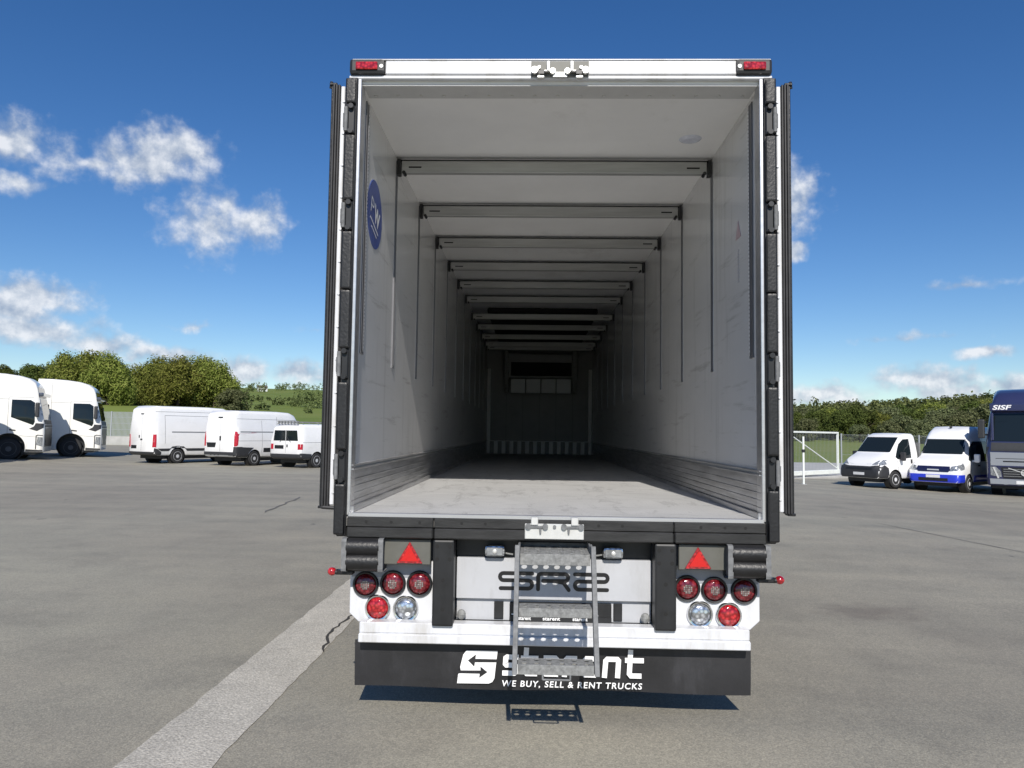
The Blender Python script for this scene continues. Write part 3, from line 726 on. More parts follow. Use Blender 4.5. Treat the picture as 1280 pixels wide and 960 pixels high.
    zt, zm, zb = .842, .800, .752; r1, r2 = (zt-zm)/2, (zm-zb)/2
    # S
    lt.strip([(-.128, zt)]+arc(-.302, zm+r1, r1, 90, 270)+arc(-.152, zb+r2, r2, 90, -90)+[(-.318, zb)], W_, Y, cap=1)
    # R
    lt.strip([(-.092, zb-.003), (-.092, zm+.018)]+arc(-.072, zt-.020, .020, 180, 90, 5)+arc(.068, zm+r1, r1, 90, -90)+[(-.062, zm)], W_, Y, cap=1)
    lt.strip([(.02, zm-.002), (.062, zm-.010), (.093, zb-.004)], W_, Y-.0004, cap=1)
    # 2
    lt.strip([(.130, zt)]+arc(.306, zm+r1, r1, 90, -90)+arc(.154, zb+r2, r2, 90, 270)+[(.324, zb)], W_, Y, cap=1)
    lt.build('lettering', print_black, sp)
    # ---- lower panel with plate holder
    lo = MB().box(-.584, .590, .135, .17, .5555, .684).build('lower_panel', silver_white, T)
    for x0, x1 in ((-.357, -.300), (.335+.03, .335+.083)): MB().box(x0, x1, .126, .1345, .562, .668, bev=.003).build('strap', blk, lo)
    MB().box(-.59, .59, .122, .16, .5485, .5545).build('edge_seal', blk, lo)
    for s in (-1, 1): MB().sphere((s*.553, .10, .592), .028, sy=.8, sz=1.1, seg=10).build('cable_plug', galv_dull, lo)
    ph = MB().box(-.262, .352, .112, .134, .553, .668, bev=.004)
    ph.box(-.262, .352, .104, .1118, .553, .588, bev=.002)
    ph = ph.build('plate_holder', blk, T)
    for x, w in ((-.208, .075), (-.062, .105), (.118, .09)):
        text_mesh('starent', .03, ph, 'lettering', print_white, (x, .1035, .566), width=w, bold=.0006)
    nb = MB()
    for x in (-.25, -.235, -.18, -.01, .035, .10, .19, .26): nb.box(x, x+.012, .1105, .1118, .594, .600)
    nb.build('holder_clip', print_white, ph)
    # ---- bumper beam
    bb = MB().box(-1.152, 1.150, .012, .108, .492, .556, bev=.006); bb.box(-1.154, 1.152, -.004, .108, .440, .4905, bev=.005)
    bb.box(-1.15, 1.148, .005, .02, .4895, .4935)
    bb.build('underrun_beam', white, T)
    # ---- mud flap
    f = MB(); nx, nz = 48, 6
    def fx(i): return -1.192+2.368*i/nx
    def wave(x, t): return .09+.006*math.sin(x*4.1+.6)*(1-t)+.012*(1-t)**2
    Vf = []
    for side in (0, 1):
        g_ = [[f.bm.verts.new((fx(i), wave(fx(i), j/nz)+side*.012, .156+.004*math.sin(fx(i)*5)*(1-j/nz)+(.43-.156)*j/nz)) for i in range(nx+1)] for j in range(nz+1)]
        Vf.append(g_)
        for j in range(nz):
            for i in range(nx): f.bm.faces.new((g_[j][i], g_[j][i+1], g_[j+1][i+1], g_[j+1][i]))
    for i in range(nx):
        f.bm.faces.new((Vf[0][0][i], Vf[0][0][i+1], Vf[1][0][i+1], Vf[1][0][i])); f.bm.faces.new((Vf[0][nz][i], Vf[0][nz][i+1], Vf[1][nz][i+1], Vf[1][nz][i]))
    for j in range(nz):
        f.bm.faces.new((Vf[0][j][0], Vf[0][j+1][0], Vf[1][j+1][0], Vf[1][j][0])); f.bm.faces.new((Vf[0][j][nx], Vf[0][j+1][nx], Vf[1][j+1][nx], Vf[1][j][nx]))
    flap = f.build('mud_flap', flap_m, T, smooth=50)
    FY = .078
    def logo(px, pz): return (-.568+(px-690)/200*.236, .387-(pz-522)/173*.195)
    S_ = [(735, 523), (892, 523), (886, 585), (884, 600), (878, 665), (868, 684), (850, 693), (689, 695), (694, 646), (712, 640), (707, 630), (703, 610), (718, 545)]
    lg = MB().poly([(logo(*p)[0], FY, logo(*p)[1]) for p in S_])
    lg.build('arrow_logo', print_white, flap)
    ar = MB()
    for P_ in ([(742, 575), (783, 543), (780, 566), (895, 566), (893, 582), (778, 584), (775, 607)],
               [(842, 634), (806, 605), (807, 626), (690, 628), (688, 643), (803, 643), (801, 664)]):
        ar.poly([(logo(*p)[0], FY-.001, logo(*p)[1]) for p in P_])
    ar.build('arrow', flap_m, flap)
    wd = MB(); w = .030; zt, zb = .352, .258; zm = (zt+zb)/2
    def up(x0, pts): return [(x0+px, pz) for px, pz in pts]
    def let(x0, pts, yy=FY): wd.strip(up(x0, pts), w, yy)
    k = .004
    let(-.300, [(.098, zt), (.028, zt), (.020, zt-.006), (.018, zm+.006), (.024, zm), (.076, zm), (.082, zm-.006), (.080, zb+.006), (.072, zb), (.0, zb)])
    let(-.190, [(.034, zt+.058), (.026, zb+.012), (.036, zb), (.098, zb)]); let(-.190, [(.0, zt-.004), (.105, zt-.004)], FY-.0006)
    let(-.062, [(.008, zt), (.078, zt), (.086, zt-.008), (.080, zb-.015)]); let(-.062, [(.082, zm+.002), (.026, zm+.002), (.018, zm-.006), (.016, zb+.008), (.022, zb), (.080, zb)], FY-.0006)
    let(.058, [(.012, zb-.015), (.020, zt-.010), (.030, zt), (.088, zt)])
    let(.168, [(.024, zm-.002), (.088, zm-.002), (.094, zm+.006), (.094, zt-.008), (.086, zt), (.034, zt), (.026, zt-.008), (.018, zb+.008), (.026, zb), (.090, zb)])
    let(.300, [(.008, zb-.015), (.016, zt-.010), (.026, zt), (.084, zt), (.092, zt-.008), (.086, zb-.015)])
    let(.430, [(.034, zt+.058), (.026, zb+.012), (.036, zb), (.098, zb)]); let(.430, [(.0, zt-.004), (.112, zt-.004)], FY-.0006)
    wd.build('lettering', print_white, flap)
    text_mesh('WE BUY, SELL & RENT TRUCKS', .05, flap, 'lettering', print_white, (-.300, FY, .181), width=.832, bold=.0009, shear=.12, spacing=1.18)

    # ---- fold-out ladder
    L = MB().box(-.21, .21, .095, .104, .985, 1.03, bev=.002).build('ladder', galv, T)
    y0, z0, y1, z1 = -.215, 1.058, -.535, .440
    for s in (-1, 1):
        x = s*.205; lad = MB()
        lad.prism([(y0-.005, z0), (y0+.045, z0+.004), (y1+.045, z1), (y1, z1)], 'X', x-.004, x+.004)
        lad.prism([(y0-.012, z0), (y0+.002, z0), (y1+.006, z1), (y1-.010, z1)], 'X', min(x, x+s*.018)-.004, max(x, x+s*.018)+.004, bev=.002)
        lad.box(x-.006, x+.006, -.2, .094, 1.005, 1.045, bev=.003)
        lad.build('ladder_rail', galv, L)
    for yy, zz, dep, face, rows in ((-.205, 1.008, .30, .062, 5), (-.365, .742, .115, .048, 2), (-.522, .488, .115, .050, 2)):
        p = MB(); nxx = 6; cw = .396/nxx
        p._merge(perforated(nxx, rows, cw, dep/rows, .019 if rows > 2 else .0165, -.198, yy, zz, .004))
        p.box(-.198, .198, yy-.004, yy, zz-face, zz, bev=.0015)
        p.box(-.198, .198, yy+dep, yy+dep+.003, zz-.03, zz)
        p.build('step', galv_dull, L)
    MB().tube([(-.068, -.525, .440), (-.068, -.53, .416), (.075, -.53, .416), (.075, -.525, .440)], .005, 8).build('pull_handle', galv, L)

    # ---- chassis, axles, legs below the box
    ch = MB()
    for s in (-1, 1): ch.box(s*.48-.06, s*.48+.06, .2, 12.5, .82, 1.118)
    for k in range(9): ch.box(-1.2, 1.2, .3+k*1.4, .38+k*1.4, 1.0, 1.119)
    ch.box(-1.15, 1.15, .172, .24, .56, .60)
    ch.build('chassis', blk, T)
    for y in (2.6, 3.91, 5.22):
        a = MB().cyl((-1.0, y, .53), (1.0, y, .53), .065, seg=12).build('axle', blk, T)
        for s in (-1, 1):
            MB().lathe([(.29, -.19), (.47, -.19), (.525, -.15), (.53, 0), (.525, .15), (.47, .19), (.29, .19)], (s*1.04, y, .535), axis='X', seg=32).build('tyre', tyre_m, a, smooth=35)
            MB().lathe([(.285, -.12), (.28, .0), (.15, .02), (.1, .10), (0, .10)], (s*1.04, y, .535), axis='X', seg=24).build('rim', rim_m, a, smooth=35)
    for s in (-1, 1):
        MB().box(s*.7-.06, s*.7+.06, 10.2, 10.32, .04, 1.1).box(s*.7-.16, s*.7+.16, 10.1, 10.42, 0.005, .04).build('landing_leg', galv_dull, T)
    MB().box(-1.29, 1.29, 13.49, 14.1, 1.9, 3.9, bev=.06, seg=2).build('cooling_unit', white, T)
    return T
trailer = build_trailer()

# ------------------------------------------------------------------ vehicles
def loft(stations, half):
    """stations: list of dict/tuples -> closed body. half(st) gives points (x>=0, z) from bottom centre to top centre"""
    b = bmesh.new(); rings = []
    for st in stations:
        h = half(st); y = st[0]
        ring = [b.verts.new((x, y, z)) for x, z in h] + [b.verts.new((-x, y, z)) for x, z in h[-2:0:-1]]
        rings.append(ring)
    n = len(rings[0])
    for a, c in zip(rings[:-1], rings[1:]):
        for i in range(n):
            j = (i+1) % n; b.faces.new((a[i], a[j], c[j], c[i]))
    b.faces.new(rings[0]); b.faces.new(rings[-1])
    bmesh.ops.recalc_face_normals(b, faces=b.faces[:])
    return b
def half_section(st):
    y, z0, zm, z1, wb, wm, wt, r = st
    zm = min(zm, z1-r-.08); zm = max(zm, z0+.12)
    p = [(0, z0), (wb*.6, z0), (wb-.05, z0), (wb, z0+.06)]
    p += [(wb+(wm-wb)*t, z0+.06+(zm-z0-.06)*t) for t in (.5, 1)]
    zt = z1-r
    p += [(wm+(wt-wm)*t**1.6, zm+(zt-zm)*t) for t in (.33, .66, 1)]
    for a in (30, 60, 85): p.append((wt-r+r*math.cos(R(a)), zt+r*math.sin(R(a))))
    p += [((wt-r)*.5, z1+.012), (0, z1+.018)]
    return p
def densify(st, maxstep=.18):
    out = [st[0]]
    for a, b_ in zip(st[:-1], st[1:]):
        n = max(1, int(math.ceil(abs(b_[0]-a[0])/maxstep)))
        for k in range(1, n+1): out.append(tuple(a[i]+(b_[i]-a[i])*k/n for i in range(len(a))))
    return out
def body_from(name, stations, m, parent, arches=()):
    b = loft(densify(stations), half_section)
    if not arches: 
        mb = MB(); mb.bm.free(); mb.bm = b
        return mb.build(name, m, parent, smooth=38)
    me = bpy.data.meshes.new('tmp_body'); b.to_mesh(me); b.free()
    ob = bpy.data.objects.new('tmp_body', me); COL.objects.link(ob)
    cut = MB()
    for (y, z, r, x0, x1) in arches:
        for s in (-1, 1): cut.cyl((s*x0, y, z), (s*x1, y, z), r, seg=36)
    cm = bpy.data.meshes.new('tmp_cut'); cut.bm.to_mesh(cm); cut.bm.free()
    co = bpy.data.objects.new('tmp_cut', cm); COL.objects.link(co)
    md = ob.modifiers.new('b', 'BOOLEAN'); md.object = co; md.operation = 'DIFFERENCE'; md.solver = 'EXACT'
    dg = bpy.context.evaluated_depsgraph_get(); dg.update()
    res = bpy.data.meshes.new_from_object(ob.evaluated_get(dg))
    bpy.data.objects.remove(ob); bpy.data.objects.remove(co)
    mb = MB(); mb.bm.from_mesh(res)
    return mb.build(name, m, parent, smooth=38)
def bvh_of(o):
    b = bmesh.new(); b.from_mesh(o.data); t = BVHTree.FromBMesh(b); b.free(); return t
SOL = 1
def patch(bvh, poly, face, name, m, parent, off=.006, th=.012, cell=.06, smooth=40):
    """a panel of the outline poly laid on the body: face F/B uses (x, z), L/R uses (y, z)"""
    b = bmesh.new(); vs = [b.verts.new((u, w, 0)) for u, w in poly]; b.faces.new(vs)
    us = [p[0] for p in poly]; ws = [p[1] for p in poly]
    for lo, hi, ax in ((min(us), max(us), 0), (min(ws), max(ws), 1)):
        n = int((hi-lo)/cell)
        for k in range(1, n+1):
            co = [0, 0, 0]; co[ax] = lo+(hi-lo)*k/(n+1); no = [0, 0, 0]; no[ax] = 1
            bmesh.ops.bisect_plane(b, geom=b.verts[:]+b.edges[:]+b.faces[:], plane_co=co, plane_no=no)
    dead = []
    for v in b.verts:
        u, w = v.co.x, v.co.y
        if face == 'F': o, d = Vector((u, 20, w)), Vector((0, -1, 0))
        elif face == 'B': o, d = Vector((u, -20, w)), Vector((0, 1, 0))
        elif face == 'R': o, d = Vector((20, u, w)), Vector((-1, 0, 0))
        elif face == 'L': o, d = Vector((-20, u, w)), Vector((1, 0, 0))
        else: o, d = Vector((u, w, 20)), Vector((0, 0, -1))
        hit, nrm, _, _ = bvh.ray_cast(o, d)
        if hit is None: dead.append(v); continue
        if nrm.dot(d) > 0: nrm = -nrm
        v.co = hit+nrm*off
    if dead: bmesh.ops.delete(b, geom=dead, context='VERTS')
    bmesh.ops.recalc_face_normals(b, faces=b.faces[:])
    b.normal_update()
    dd = {'F': Vector((0, -1, 0)), 'B': Vector((0, 1, 0)), 'R': Vector((-1, 0, 0)), 'L': Vector((1, 0, 0)), 'T': Vector((0, 0, -1))}[face]
    if sum((f.normal.dot(dd)*f.calc_area() for f in b.faces)) > 0: bmesh.ops.reverse_faces(b, faces=b.faces[:])
    bmesh.ops.solidify(b, geom=b.faces[:], thickness=SOL*th)
    mb = MB(); mb.bm.free(); mb.bm = b
    return mb.build(name, m, parent, smooth=smooth)
def line(p, q, w):
    p, q = Vector(p), Vector(q); d = (q-p).normalized(); n = Vector((-d.y, d.x))*w/2
    return [tuple(p+n), tuple(p-n), tuple(q-n), tuple(q+n)]
def wheel(parent, s, x, y, r, w, hub=True, rim_mat=None, dark=False):
    xo = s*x
    t = MB().lathe([(r*.62, -w/2), (r*.92, -w/2), (r, -w*.36), (r, w*.36), (r*.92, w/2), (r*.62, w/2)], (xo, y, r), axis='X', seg=30).build('wheel', tyre_m, parent, smooth=35)
    f = s*w/2
    prof = [(r*.66, f*.96), (r*.61, f*1.04), (r*.57, f*.92), (r*.36, f*.80), (r*.32, f*.98), (r*.16, f*1.02), (0, f*1.02)]
    rm = MB().lathe(prof, (xo, y, r), axis='X', seg=30)
    if hub:
        for k in range(8):
            a = k*math.pi/4; rm.cyl((xo+f*.80, y+r*.45*math.cos(a), r+r*.45*math.sin(a)), (xo+f*.90, y+r*.45*math.cos(a), r+r*.45*math.sin(a)), r*.05, seg=6)
    rm.build('rim', rim_mat or rim_m, t, smooth=30)
    return t

def liner(T, w, y, r):
    for s in (-1, 1):
        MB().lathe([(r*1.215, -s*.13), (r*1.215, s*.10), (r*1.17, s*.10), (r*1.17, -s*.11), (0, -s*.11), (0, -s*.13)], (s*(w-.145), y, r), axis='X', seg=30).build('arch_liner', blk, T)
def white_van(label, loc, ang, H, Lg, W, rear_w, r, kind, group):
    T = thing('panel_van', label, 'van', (loc[0], loc[1], zyard(*loc)), ang-math.pi/2, group)
    w = W/2; k = H/2.7; fw = Lg-1.0
    c = 1.55 if H > 2.2 else 1.25; hd = 1.12 if H > 2.2 else .98
    st = [(0, .50, 1.05, H-.30, w*.90, w*.95, w*.78, .10), (.04, .44, 1.05, H-.14, w*.96, w*.985, w*.82, .14), (.22, .40, 1.05, H-.02, w*.98, w, w*.85, .17),
          (Lg*.5, .38, 1.05, H, w*.98, w, w*.86, .17), (Lg-2.0, .38, 1.05, H-.03, w*.98, w, w*.85, .17), (Lg-1.65, .38, 1.05, H-.14, w*.98, w, w*.82, .16),
          (Lg-.95, .36, .98, c, w*.98, w, w*.80, .10), (Lg-.25, .36, .9, hd, w*.96, w*.97, w*.82, .14), (Lg-.04, .38, .65, hd-.3, w*.88, w*.9, w*.74, .12), (Lg, .42, .58, hd-.5, w*.8, w*.82, w*.7, .05)]
    body = body_from('body', st, car_white, T, [(rear_w, r, r*1.22, w-.28, w+.2), (fw, r, r*1.22, w-.28, w+.2)])
    bv = bvh_of(body)
    for s in (-1, 1):
        wheel(T, s, w-.13, rear_w, r, .22, rim_mat=rim_m); wheel(T, s, w-.13, fw, r, .22)
    liner(T, w, rear_w, r); liner(T, w, fw, r)
    MB().box(-w*.8, w*.8, .5, Lg-.4, .22, .40).build('underbody', blk, T)
    z0 = .46
    if kind == 'tall':       # long van, tall narrow rear lamps, dark sill band along the side
        patch(bv, [(-w*.93, .42), (w*.93, .42), (w*.93, .56), (-w*.93, .56)], 'B', 'rear_bumper', plastic, T, off=.03, th=.05)
        patch(bv, [(.02, .42), (.36, .42), (.36, .56), (.16, .70), (.02, .74)], 'R', 'bumper_corner', plastic, T, off=.018, th=.03)
        patch(bv, [(.16, .72), (rear_w-.42, .72), (rear_w-.30, .82), (rear_w+.30, .82), (rear_w+.42, .72), (Lg-1.5, .72), (Lg-1.5, .60), (rear_w+.5, .60), (rear_w+.36, .74), (rear_w-.36, .74), (rear_w-.5, .60), (.36, .60)], 'R', 'side_moulding', plastic, T, off=.014, th=.024)
        for s in (-1, 1): patch(bv, [(s*w*.84, .78), (s*w*.97, .78), (s*w*.965, 1.38), (s*w*.88, 1.38)], 'B', 'rear_lamp', rearlamp, T, off=.01, th=.03)
        patch(bv, [(.0, .78), (.10, .78), (.10, 1.38), (.02, 1.38)], 'R', 'rear_lamp', rearlamp, T, off=.01, th=.02)
        for q in ((-.02, .6),): patch(bv, line((q[0], .6), (q[0]+.02, H-.35), .014), 'B', 'door_gap', seam, T, off=.002, th=.006)
        patch(bv, [(-.80, .70), (-.38, .70), (-.38, .86), (-.80, .86)], 'B', 'plate_recess', blk, T, off=.005, th=.01)
        patch(bv, [(-.20, 1.22), (-.15, 1.22), (-.15, 1.34), (-.20, 1.34)], 'B', 'door_handle', plastic, T, off=.025, th=.03)
        patch(bv, [(-.10, 1.10), (.06, 1.10), (.06, 1.17), (-.10, 1.17)], 'B', 'badge', plastic, T, off=.008, th=.012)
        patch(bv, line((.9, 1.50), (3.15, 1.50), .055), 'R', 'door_rail', mat('rail_grey', (.20, .21, .22), .5), T, off=.004, th=.02)
        for ln in (((.55, 2.28), (3.15, 2.28)), ((3.2, 1.0), (3.2, 2.5)), ((.55, .95), (.55, 2.28)), ((3.2, 2.28), (4.1, 2.28)), ((.1, 2.45), (4.2, 2.48))):
            patch(bv, line(*ln, .016), 'R', 'panel_seam', seam, T, off=.003, th=.008)
        patch(bv, [(-.12, H-.42), (.12, H-.42), (.12, H-.37), (-.12, H-.37)], 'B', 'brake_lamp', plastic, T, off=.01, th=.02)
    elif kind == 'middle':   # curved tall lamps, big dark corner cladding
        patch(bv, [(-w*.93, .50), (w*.93, .50), (w*.93, .64), (-w*.93, .64)], 'B', 'rear_bumper', plastic, T, off=.035, th=.055)
        patch(bv, [(.0, .42), (rear_w-.40, .42), (rear_w-.38, .60), (rear_w-.18, .78), (rear_w-.1, .84), (.42, .86), (.3, .88), (.0, .88)], 'R', 'corner_cladding', plastic, T, off=.018, th=.03)
        patch(bv, [(w*.80, .42), (w*.96, .42), (w*.96, .88), (w*.84, .88)], 'B', 'corner_cladding', plastic, T, off=.02, th=.03)
        for s in (-1, 1): patch(bv, [(s*w*.86, .90), (s*w*.98, .90), (s*w*.97, 1.55), (s*w*.90, 1.58), (s*w*.86, 1.35)], 'B', 'rear_lamp', rearlamp, T, off=.01, th=.03)
        patch(bv, [(.0, .92), (.10, .95), (.14, 1.3), (.08, 1.55), (.02, 1.58)], 'R', 'rear_lamp', rearlamp, T, off=.01, th=.02)
        patch(bv, line((.0, .66), (0.0, H-.35), .014), 'B', 'door_gap', seam, T, off=.002, th=.006)
        patch(bv, [(-.78, .84), (-.30, .84), (-.24, 1.06), (-.84, 1.06)], 'B', 'plate_recess', blk, T, off=.005, th=.01)
        patch(bv, [(-.02, 1.16), (.06, 1.16), (.06, 1.36), (-.02, 1.36)], 'B', 'door_handle', plastic, T, off=.025, th=.03)
        patch(bv, line((.25, 1.56), (2.45, 1.56), .05), 'R', 'door_rail', mat('rail_grey', (.20, .21, .22), .5), T, off=.004, th=.02)
        for ln in (((.12, 1.15), (4.2, 1.15)), ((.12, 2.15), (4.0, 2.15)), ((2.6, .6), (2.6, 2.3)), ((1.6, .6), (1.6, 2.1))):
            patch(bv, line(*ln, .014), 'R', 'panel_seam', seam, T, off=.003, th=.008)
        patch(bv, [(-.14, H-.36), (.14, H-.36), (.14, H-.30), (-.14, H-.30)], 'B', 'brake_lamp', plastic, T, off=.012, th=.02)
        patch(bv, [(rear_w+.55, .62), (rear_w+1.0, .62), (rear_w+1.0, .82), (rear_w+.55, .82)], 'R', 'step_recess', blk, T, off=.004, th=.01)
    else:                    # low van, rear windows, roof ladder
        patch(bv, [(-w*.95, .42), (w*.95, .42), (w*.95, .62), (-w*.95, .62)], 'B', 'rear_bumper', plastic, T, off=.035, th=.055)
        patch(bv, [(.0, .42), (rear_w-.4, .42), (rear_w-.36, .62), (.0, .66)], 'R', 'bumper_corner', plastic, T, off=.02, th=.03)
        for a, c_ in ((-.74, -.02), (.02, .74)):
            patch(bv, [(a, 1.20), (c_, 1.20), (c_-(.06 if c_ > 0 else 0), 1.66), (a+(.06 if a < 0 and c_ < 0 else 0), 1.66)], 'B', 'rear_window', glass, T, off=.004, th=.01)
        patch(bv, line((0, .66), (0, 1.72), .014), 'B', 'door_gap', seam, T, off=.002, th=.006)
        patch(bv, [(-.66, .84), (-.12, .84), (-.12, 1.0), (-.66, 1.0)], 'B', 'plate_recess', blk, T, off=.005, th=.012)
        patch(bv, [(.07, .92), (.13, .92), (.13, 1.04), (.07, 1.04)], 'B', 'door_handle', plastic, T, off=.02, th=.03)
        for s in (-1, 1):
            patch(bv, [(s*w*.78, .82), (s*w*.97, .82), (s*w*.965, 1.06), (s*w*.78, 1.06)], 'B', 'rear_lamp', rearlamp, T, off=.008, th=.03)
        patch(bv, [(.0, .82), (.10, .82), (.10, 1.06), (.02, 1.06)], 'R', 'rear_lamp', rearlamp, T, off=.008, th=.02)
        for x in (-.35, .30): patch(bv, line((x, 1.14), (x+.22*(1 if x < 0 else -1), 1.36), .02), 'B', 'wiper', plastic, T, off=.015, th=.02)
        for ln in (((.12, 1.13), (4.0, 1.13)), ((1.9, .6), (1.9, 1.8))): patch(bv, line(*ln, .014), 'R', 'panel_seam', seam, T, off=.003, th=.008)
        rk = MB()
        for s in (-1, 1): rk.tube([(s*.62, .2, H+.08), (s*.62, 3.2, H+.08)], .022, 6)
        for y in (.25, 1.2, 2.2, 3.1): rk.tube([(-.75, y, H+.02), (-.75, y, H+.07), (.75, y, H+.07), (.75, y, H+.02)], .02, 6)
        for q in range(7): rk.box(-.60+q*.19, -.56+q*.19, .10, .16, H-.02, H+.13)
        rk.box(-.66, .66, .09, .11, H+.10, H+.13); rk.box(-.66, .66, .09, .11, H-.02, H+.01)
        rk.build('roof_rack', galv_dull, T)
    return T
G = 'white vans parked in a row on the left'
white_van('long white van with a grey rail along its side, nearest the white trucks', (-18.67, 31.07), R(60.6), 2.74, 5.95, 2.02, 1.25, .35, 'tall', G)
white_van('white van with large dark corner cladding, in the middle of the left row', (-14.42, 29.88), R(66), 2.54, 5.6, 2.03, 1.15, .34, 'middle', G)
white_van('low white van with rear windows and a roof rack, beside the trailer door', (-11.10, 28.97), R(62.5), 1.95, 4.9, 1.90, 1.0, .33, 'low', G)

# ---- tractor units
galv_dark = mat('dark_wheel_grey', (.10, .10, .105), .5, metal=.2, var=.3, vscale=8)
def cab_half(st):
    y, z0, zm, z1, wb, wm, wt, r = st
    zt = z1-r
    zm = min(zm, zt-.1)
    p = [(0, z0), (wb*.6, z0), (wb-.04, z0), (wb, z0+.05)]
    p += [(wb+(wm-wb)*t, z0+.05+(zm-z0-.05)*t) for t in (.5, 1)]
    p += [(wm+(wt-wm)*t**1.5, zm+(zt-zm)*t) for t in (.33, .66, 1)]
    for a in (30, 60, 85): p.append((wt-r+r*math.cos(R(a)), zt+r*math.sin(R(a))))
    p += [((wt-r)*.5, z1+.01), (0, z1+.015)]
    return p
def tractor(label, loc, ang, paint, group, front_detail=False, name='tractor_truck', H=4.0):
    T = thing(name, label, 'truck', (loc[0], loc[1], zyard(*loc)), ang-math.pi/2, group)
    h = H/4.0
    st = [(-3.0, 1.1, 2.0, 4.02*h, 1.2, 1.22, 1.14, .12), (-2.38, 1.1, 2.0, 4.02*h, 1.22, 1.24, 1.16, .15), (-2.37, .38, 2.0, 4.02*h, 1.22, 1.25, 1.17, .16),
          (-1.7, .36, 2.0, 3.99*h, 1.23, 1.25, 1.13, .26), (-1.15, .36, 2.0, 3.92*h, 1.23, 1.25, 1.08, .28), (-.75, .36, 2.0, 3.80*h, 1.23, 1.25, 1.04, .26), (-.50, .36, 1.95, 3.62*h, 1.23, 1.24, 1.03, .2), (-.40, .36, 1.9, 3.42*h, 1.23, 1.24, 1.04, .16),
          (-.31, .36, 1.8, 3.02*h, 1.22, 1.23, 1.06, .12), (-.10, .36, 1.6, 2.05*h, 1.20, 1.21, 1.10, .10), (-.03, .37, 1.4, 1.72, 1.16, 1.17, 1.09, .06), (0, .42, 1.3, 1.60, 1.10, 1.12, 1.05, .04)]
    b = loft(densify(st), cab_half)
    me = bpy.data.meshes.new('tmp_body'); b.to_mesh(me); b.free()
    ob = bpy.data.objects.new('tmp_body', me); COL.objects.link(ob)
    cut = MB()
    for s in (-1, 1): cut.cyl((s*.8, -1.40, .58), (s*1.5, -1.40, .58), .66, seg=36)
    cm = bpy.data.meshes.new('tmp_cut'); cut.bm.to_mesh(cm); cut.bm.free()
    co = bpy.data.objects.new('tmp_cut', cm); COL.objects.link(co)
    md = ob.modifiers.new('b', 'BOOLEAN'); md.object = co; md.operation = 'DIFFERENCE'; md.solver = 'EXACT'
    dg = bpy.context.evaluated_depsgraph_get(); dg.update()
    res = bpy.data.meshes.new_from_object(ob.evaluated_get(dg)); bpy.data.objects.remove(ob); bpy.data.objects.remove(co)
    mb = MB(); mb.bm.from_mesh(res); body = mb.build('cab', paint, T, smooth=38)
    bv = bvh_of(body)
    fm = MB(); fm.box(-.42, .42, -6.0, -.4, .62, .92); fm.box(-1.15, 1.15, -3.9, -2.9, .45, 1.0, bev=.05); fm.box(-.5, .5, -5.3, -4.4, .95, 1.12, bev=.04); fm.box(-1.1, 1.1, -.9, -.35, .25, .5)
    fm.build('chassis', blk, T)
    for s in (-1, 1):
        wheel(T, s, 1.05, -1.40, .51, .32, rim_mat=galv_dark); wheel(T, s, 1.0, -5.1, .51, .5, rim_mat=galv_dark)
        MB().lathe([(.655, -.20), (.655, .17), (.63, .17), (.63, -.18), (0, -.18), (0, -.20)], (s*1.02, -1.40, .58), axis='X', seg=32).build('arch_liner', blk, T) if s > 0 else MB().lathe([(.655, .20), (.655, -.17), (.63, -.17), (.63, .18), (0, .18), (0, .20)], (s*1.02, -1.40, .58), axis='X', seg=32).build('arch_liner', blk, T)
        MB().lathe([(.58, -.28), (.62, -.28), (.62, .28), (.58, .28)], (s*1.0, -5.1, .54), axis='X', seg=26).build('rear_mudguard', plastic, T)
        side = 'R' if s > 0 else 'L'
        patch(bv, [(-1.36, 1.98), (-.46, 1.62), (-.40, 1.78), (-.44, 2.68), (-.62, 2.80), (-1.36, 2.80)], side, 'side_window', glass, T, off=.004, th=.01)
        patch(bv, [(-.62, 1.45), (-.30, 1.35), (-.05, 1.50), (-.05, 1.70), (-.36, 1.72), (-.42, 1.57)], side, 'corner_trim', plastic, T, off=.010, th=.02)
        for ln in (((-1.48, 1.0), (-1.48, 2.9)), ((-1.48, 2.92), (-.5, 2.92)), ((-1.3, 1.15), (-.06, 1.05)), ((-2.36, 2.84), (-1.48, 2.82)), ((-2.36, 1.1), (-2.36, 3.9))):
            patch(bv, line(*ln, .014), side, 'panel_seam', seam, T, off=.003, th=.008)
        patch(bv, [(-1.40, 1.37), (-1.15, 1.34), (-1.15, 1.40), (-1.40, 1.43)], side, 'door_handle', plastic, T, off=.015, th=.02)
        patch(bv, [(-.72, .40), (-.05, .40), (-.05, .46), (-.72, .50)], side, 'lower_step', plastic, T, off=.01, th=.02)
        ar = MB(); ar.box(min(s*1.27, s*1.50), max(s*1.27, s*1.50), -.38, -.22, 2.0, 2.68, bev=.05, seg=2); ar.box(min(s*1.2, s*1.3), max(s*1.2, s*1.3), -.33, -.27, 2.1, 2.16); ar.box(min(s*1.2, s*1.3), max(s*1.2, s*1.3), -.33, -.27, 2.55, 2.61)
        ar.build('mirror', plastic, T)
        hl = patch(bv, [(s*.72, .66), (s*1.07, .72), (s*1.08, 1.22), (s*.93, 1.05), (s*.74, .86)], 'F', 'headlamp', lamp_clear, T, off=.01, th=.03)
        patch(bv, [(-.30, .70), (-.05, .62), (-.05, 1.05), (-.26, 1.08)], side, 'headlamp', lamp_clear, T, off=.006, th=.02)
        patch(bv, [(-.34, .50), (-.30, .50), (-.30, 1.12), (-.24, 1.14), (-.05, 1.12), (-.05, 1.155), (-.26, 1.18), (-.34, 1.14)], side, 'lamp_surround', plastic, T, off=.009, th=.02)
    ww = MB()
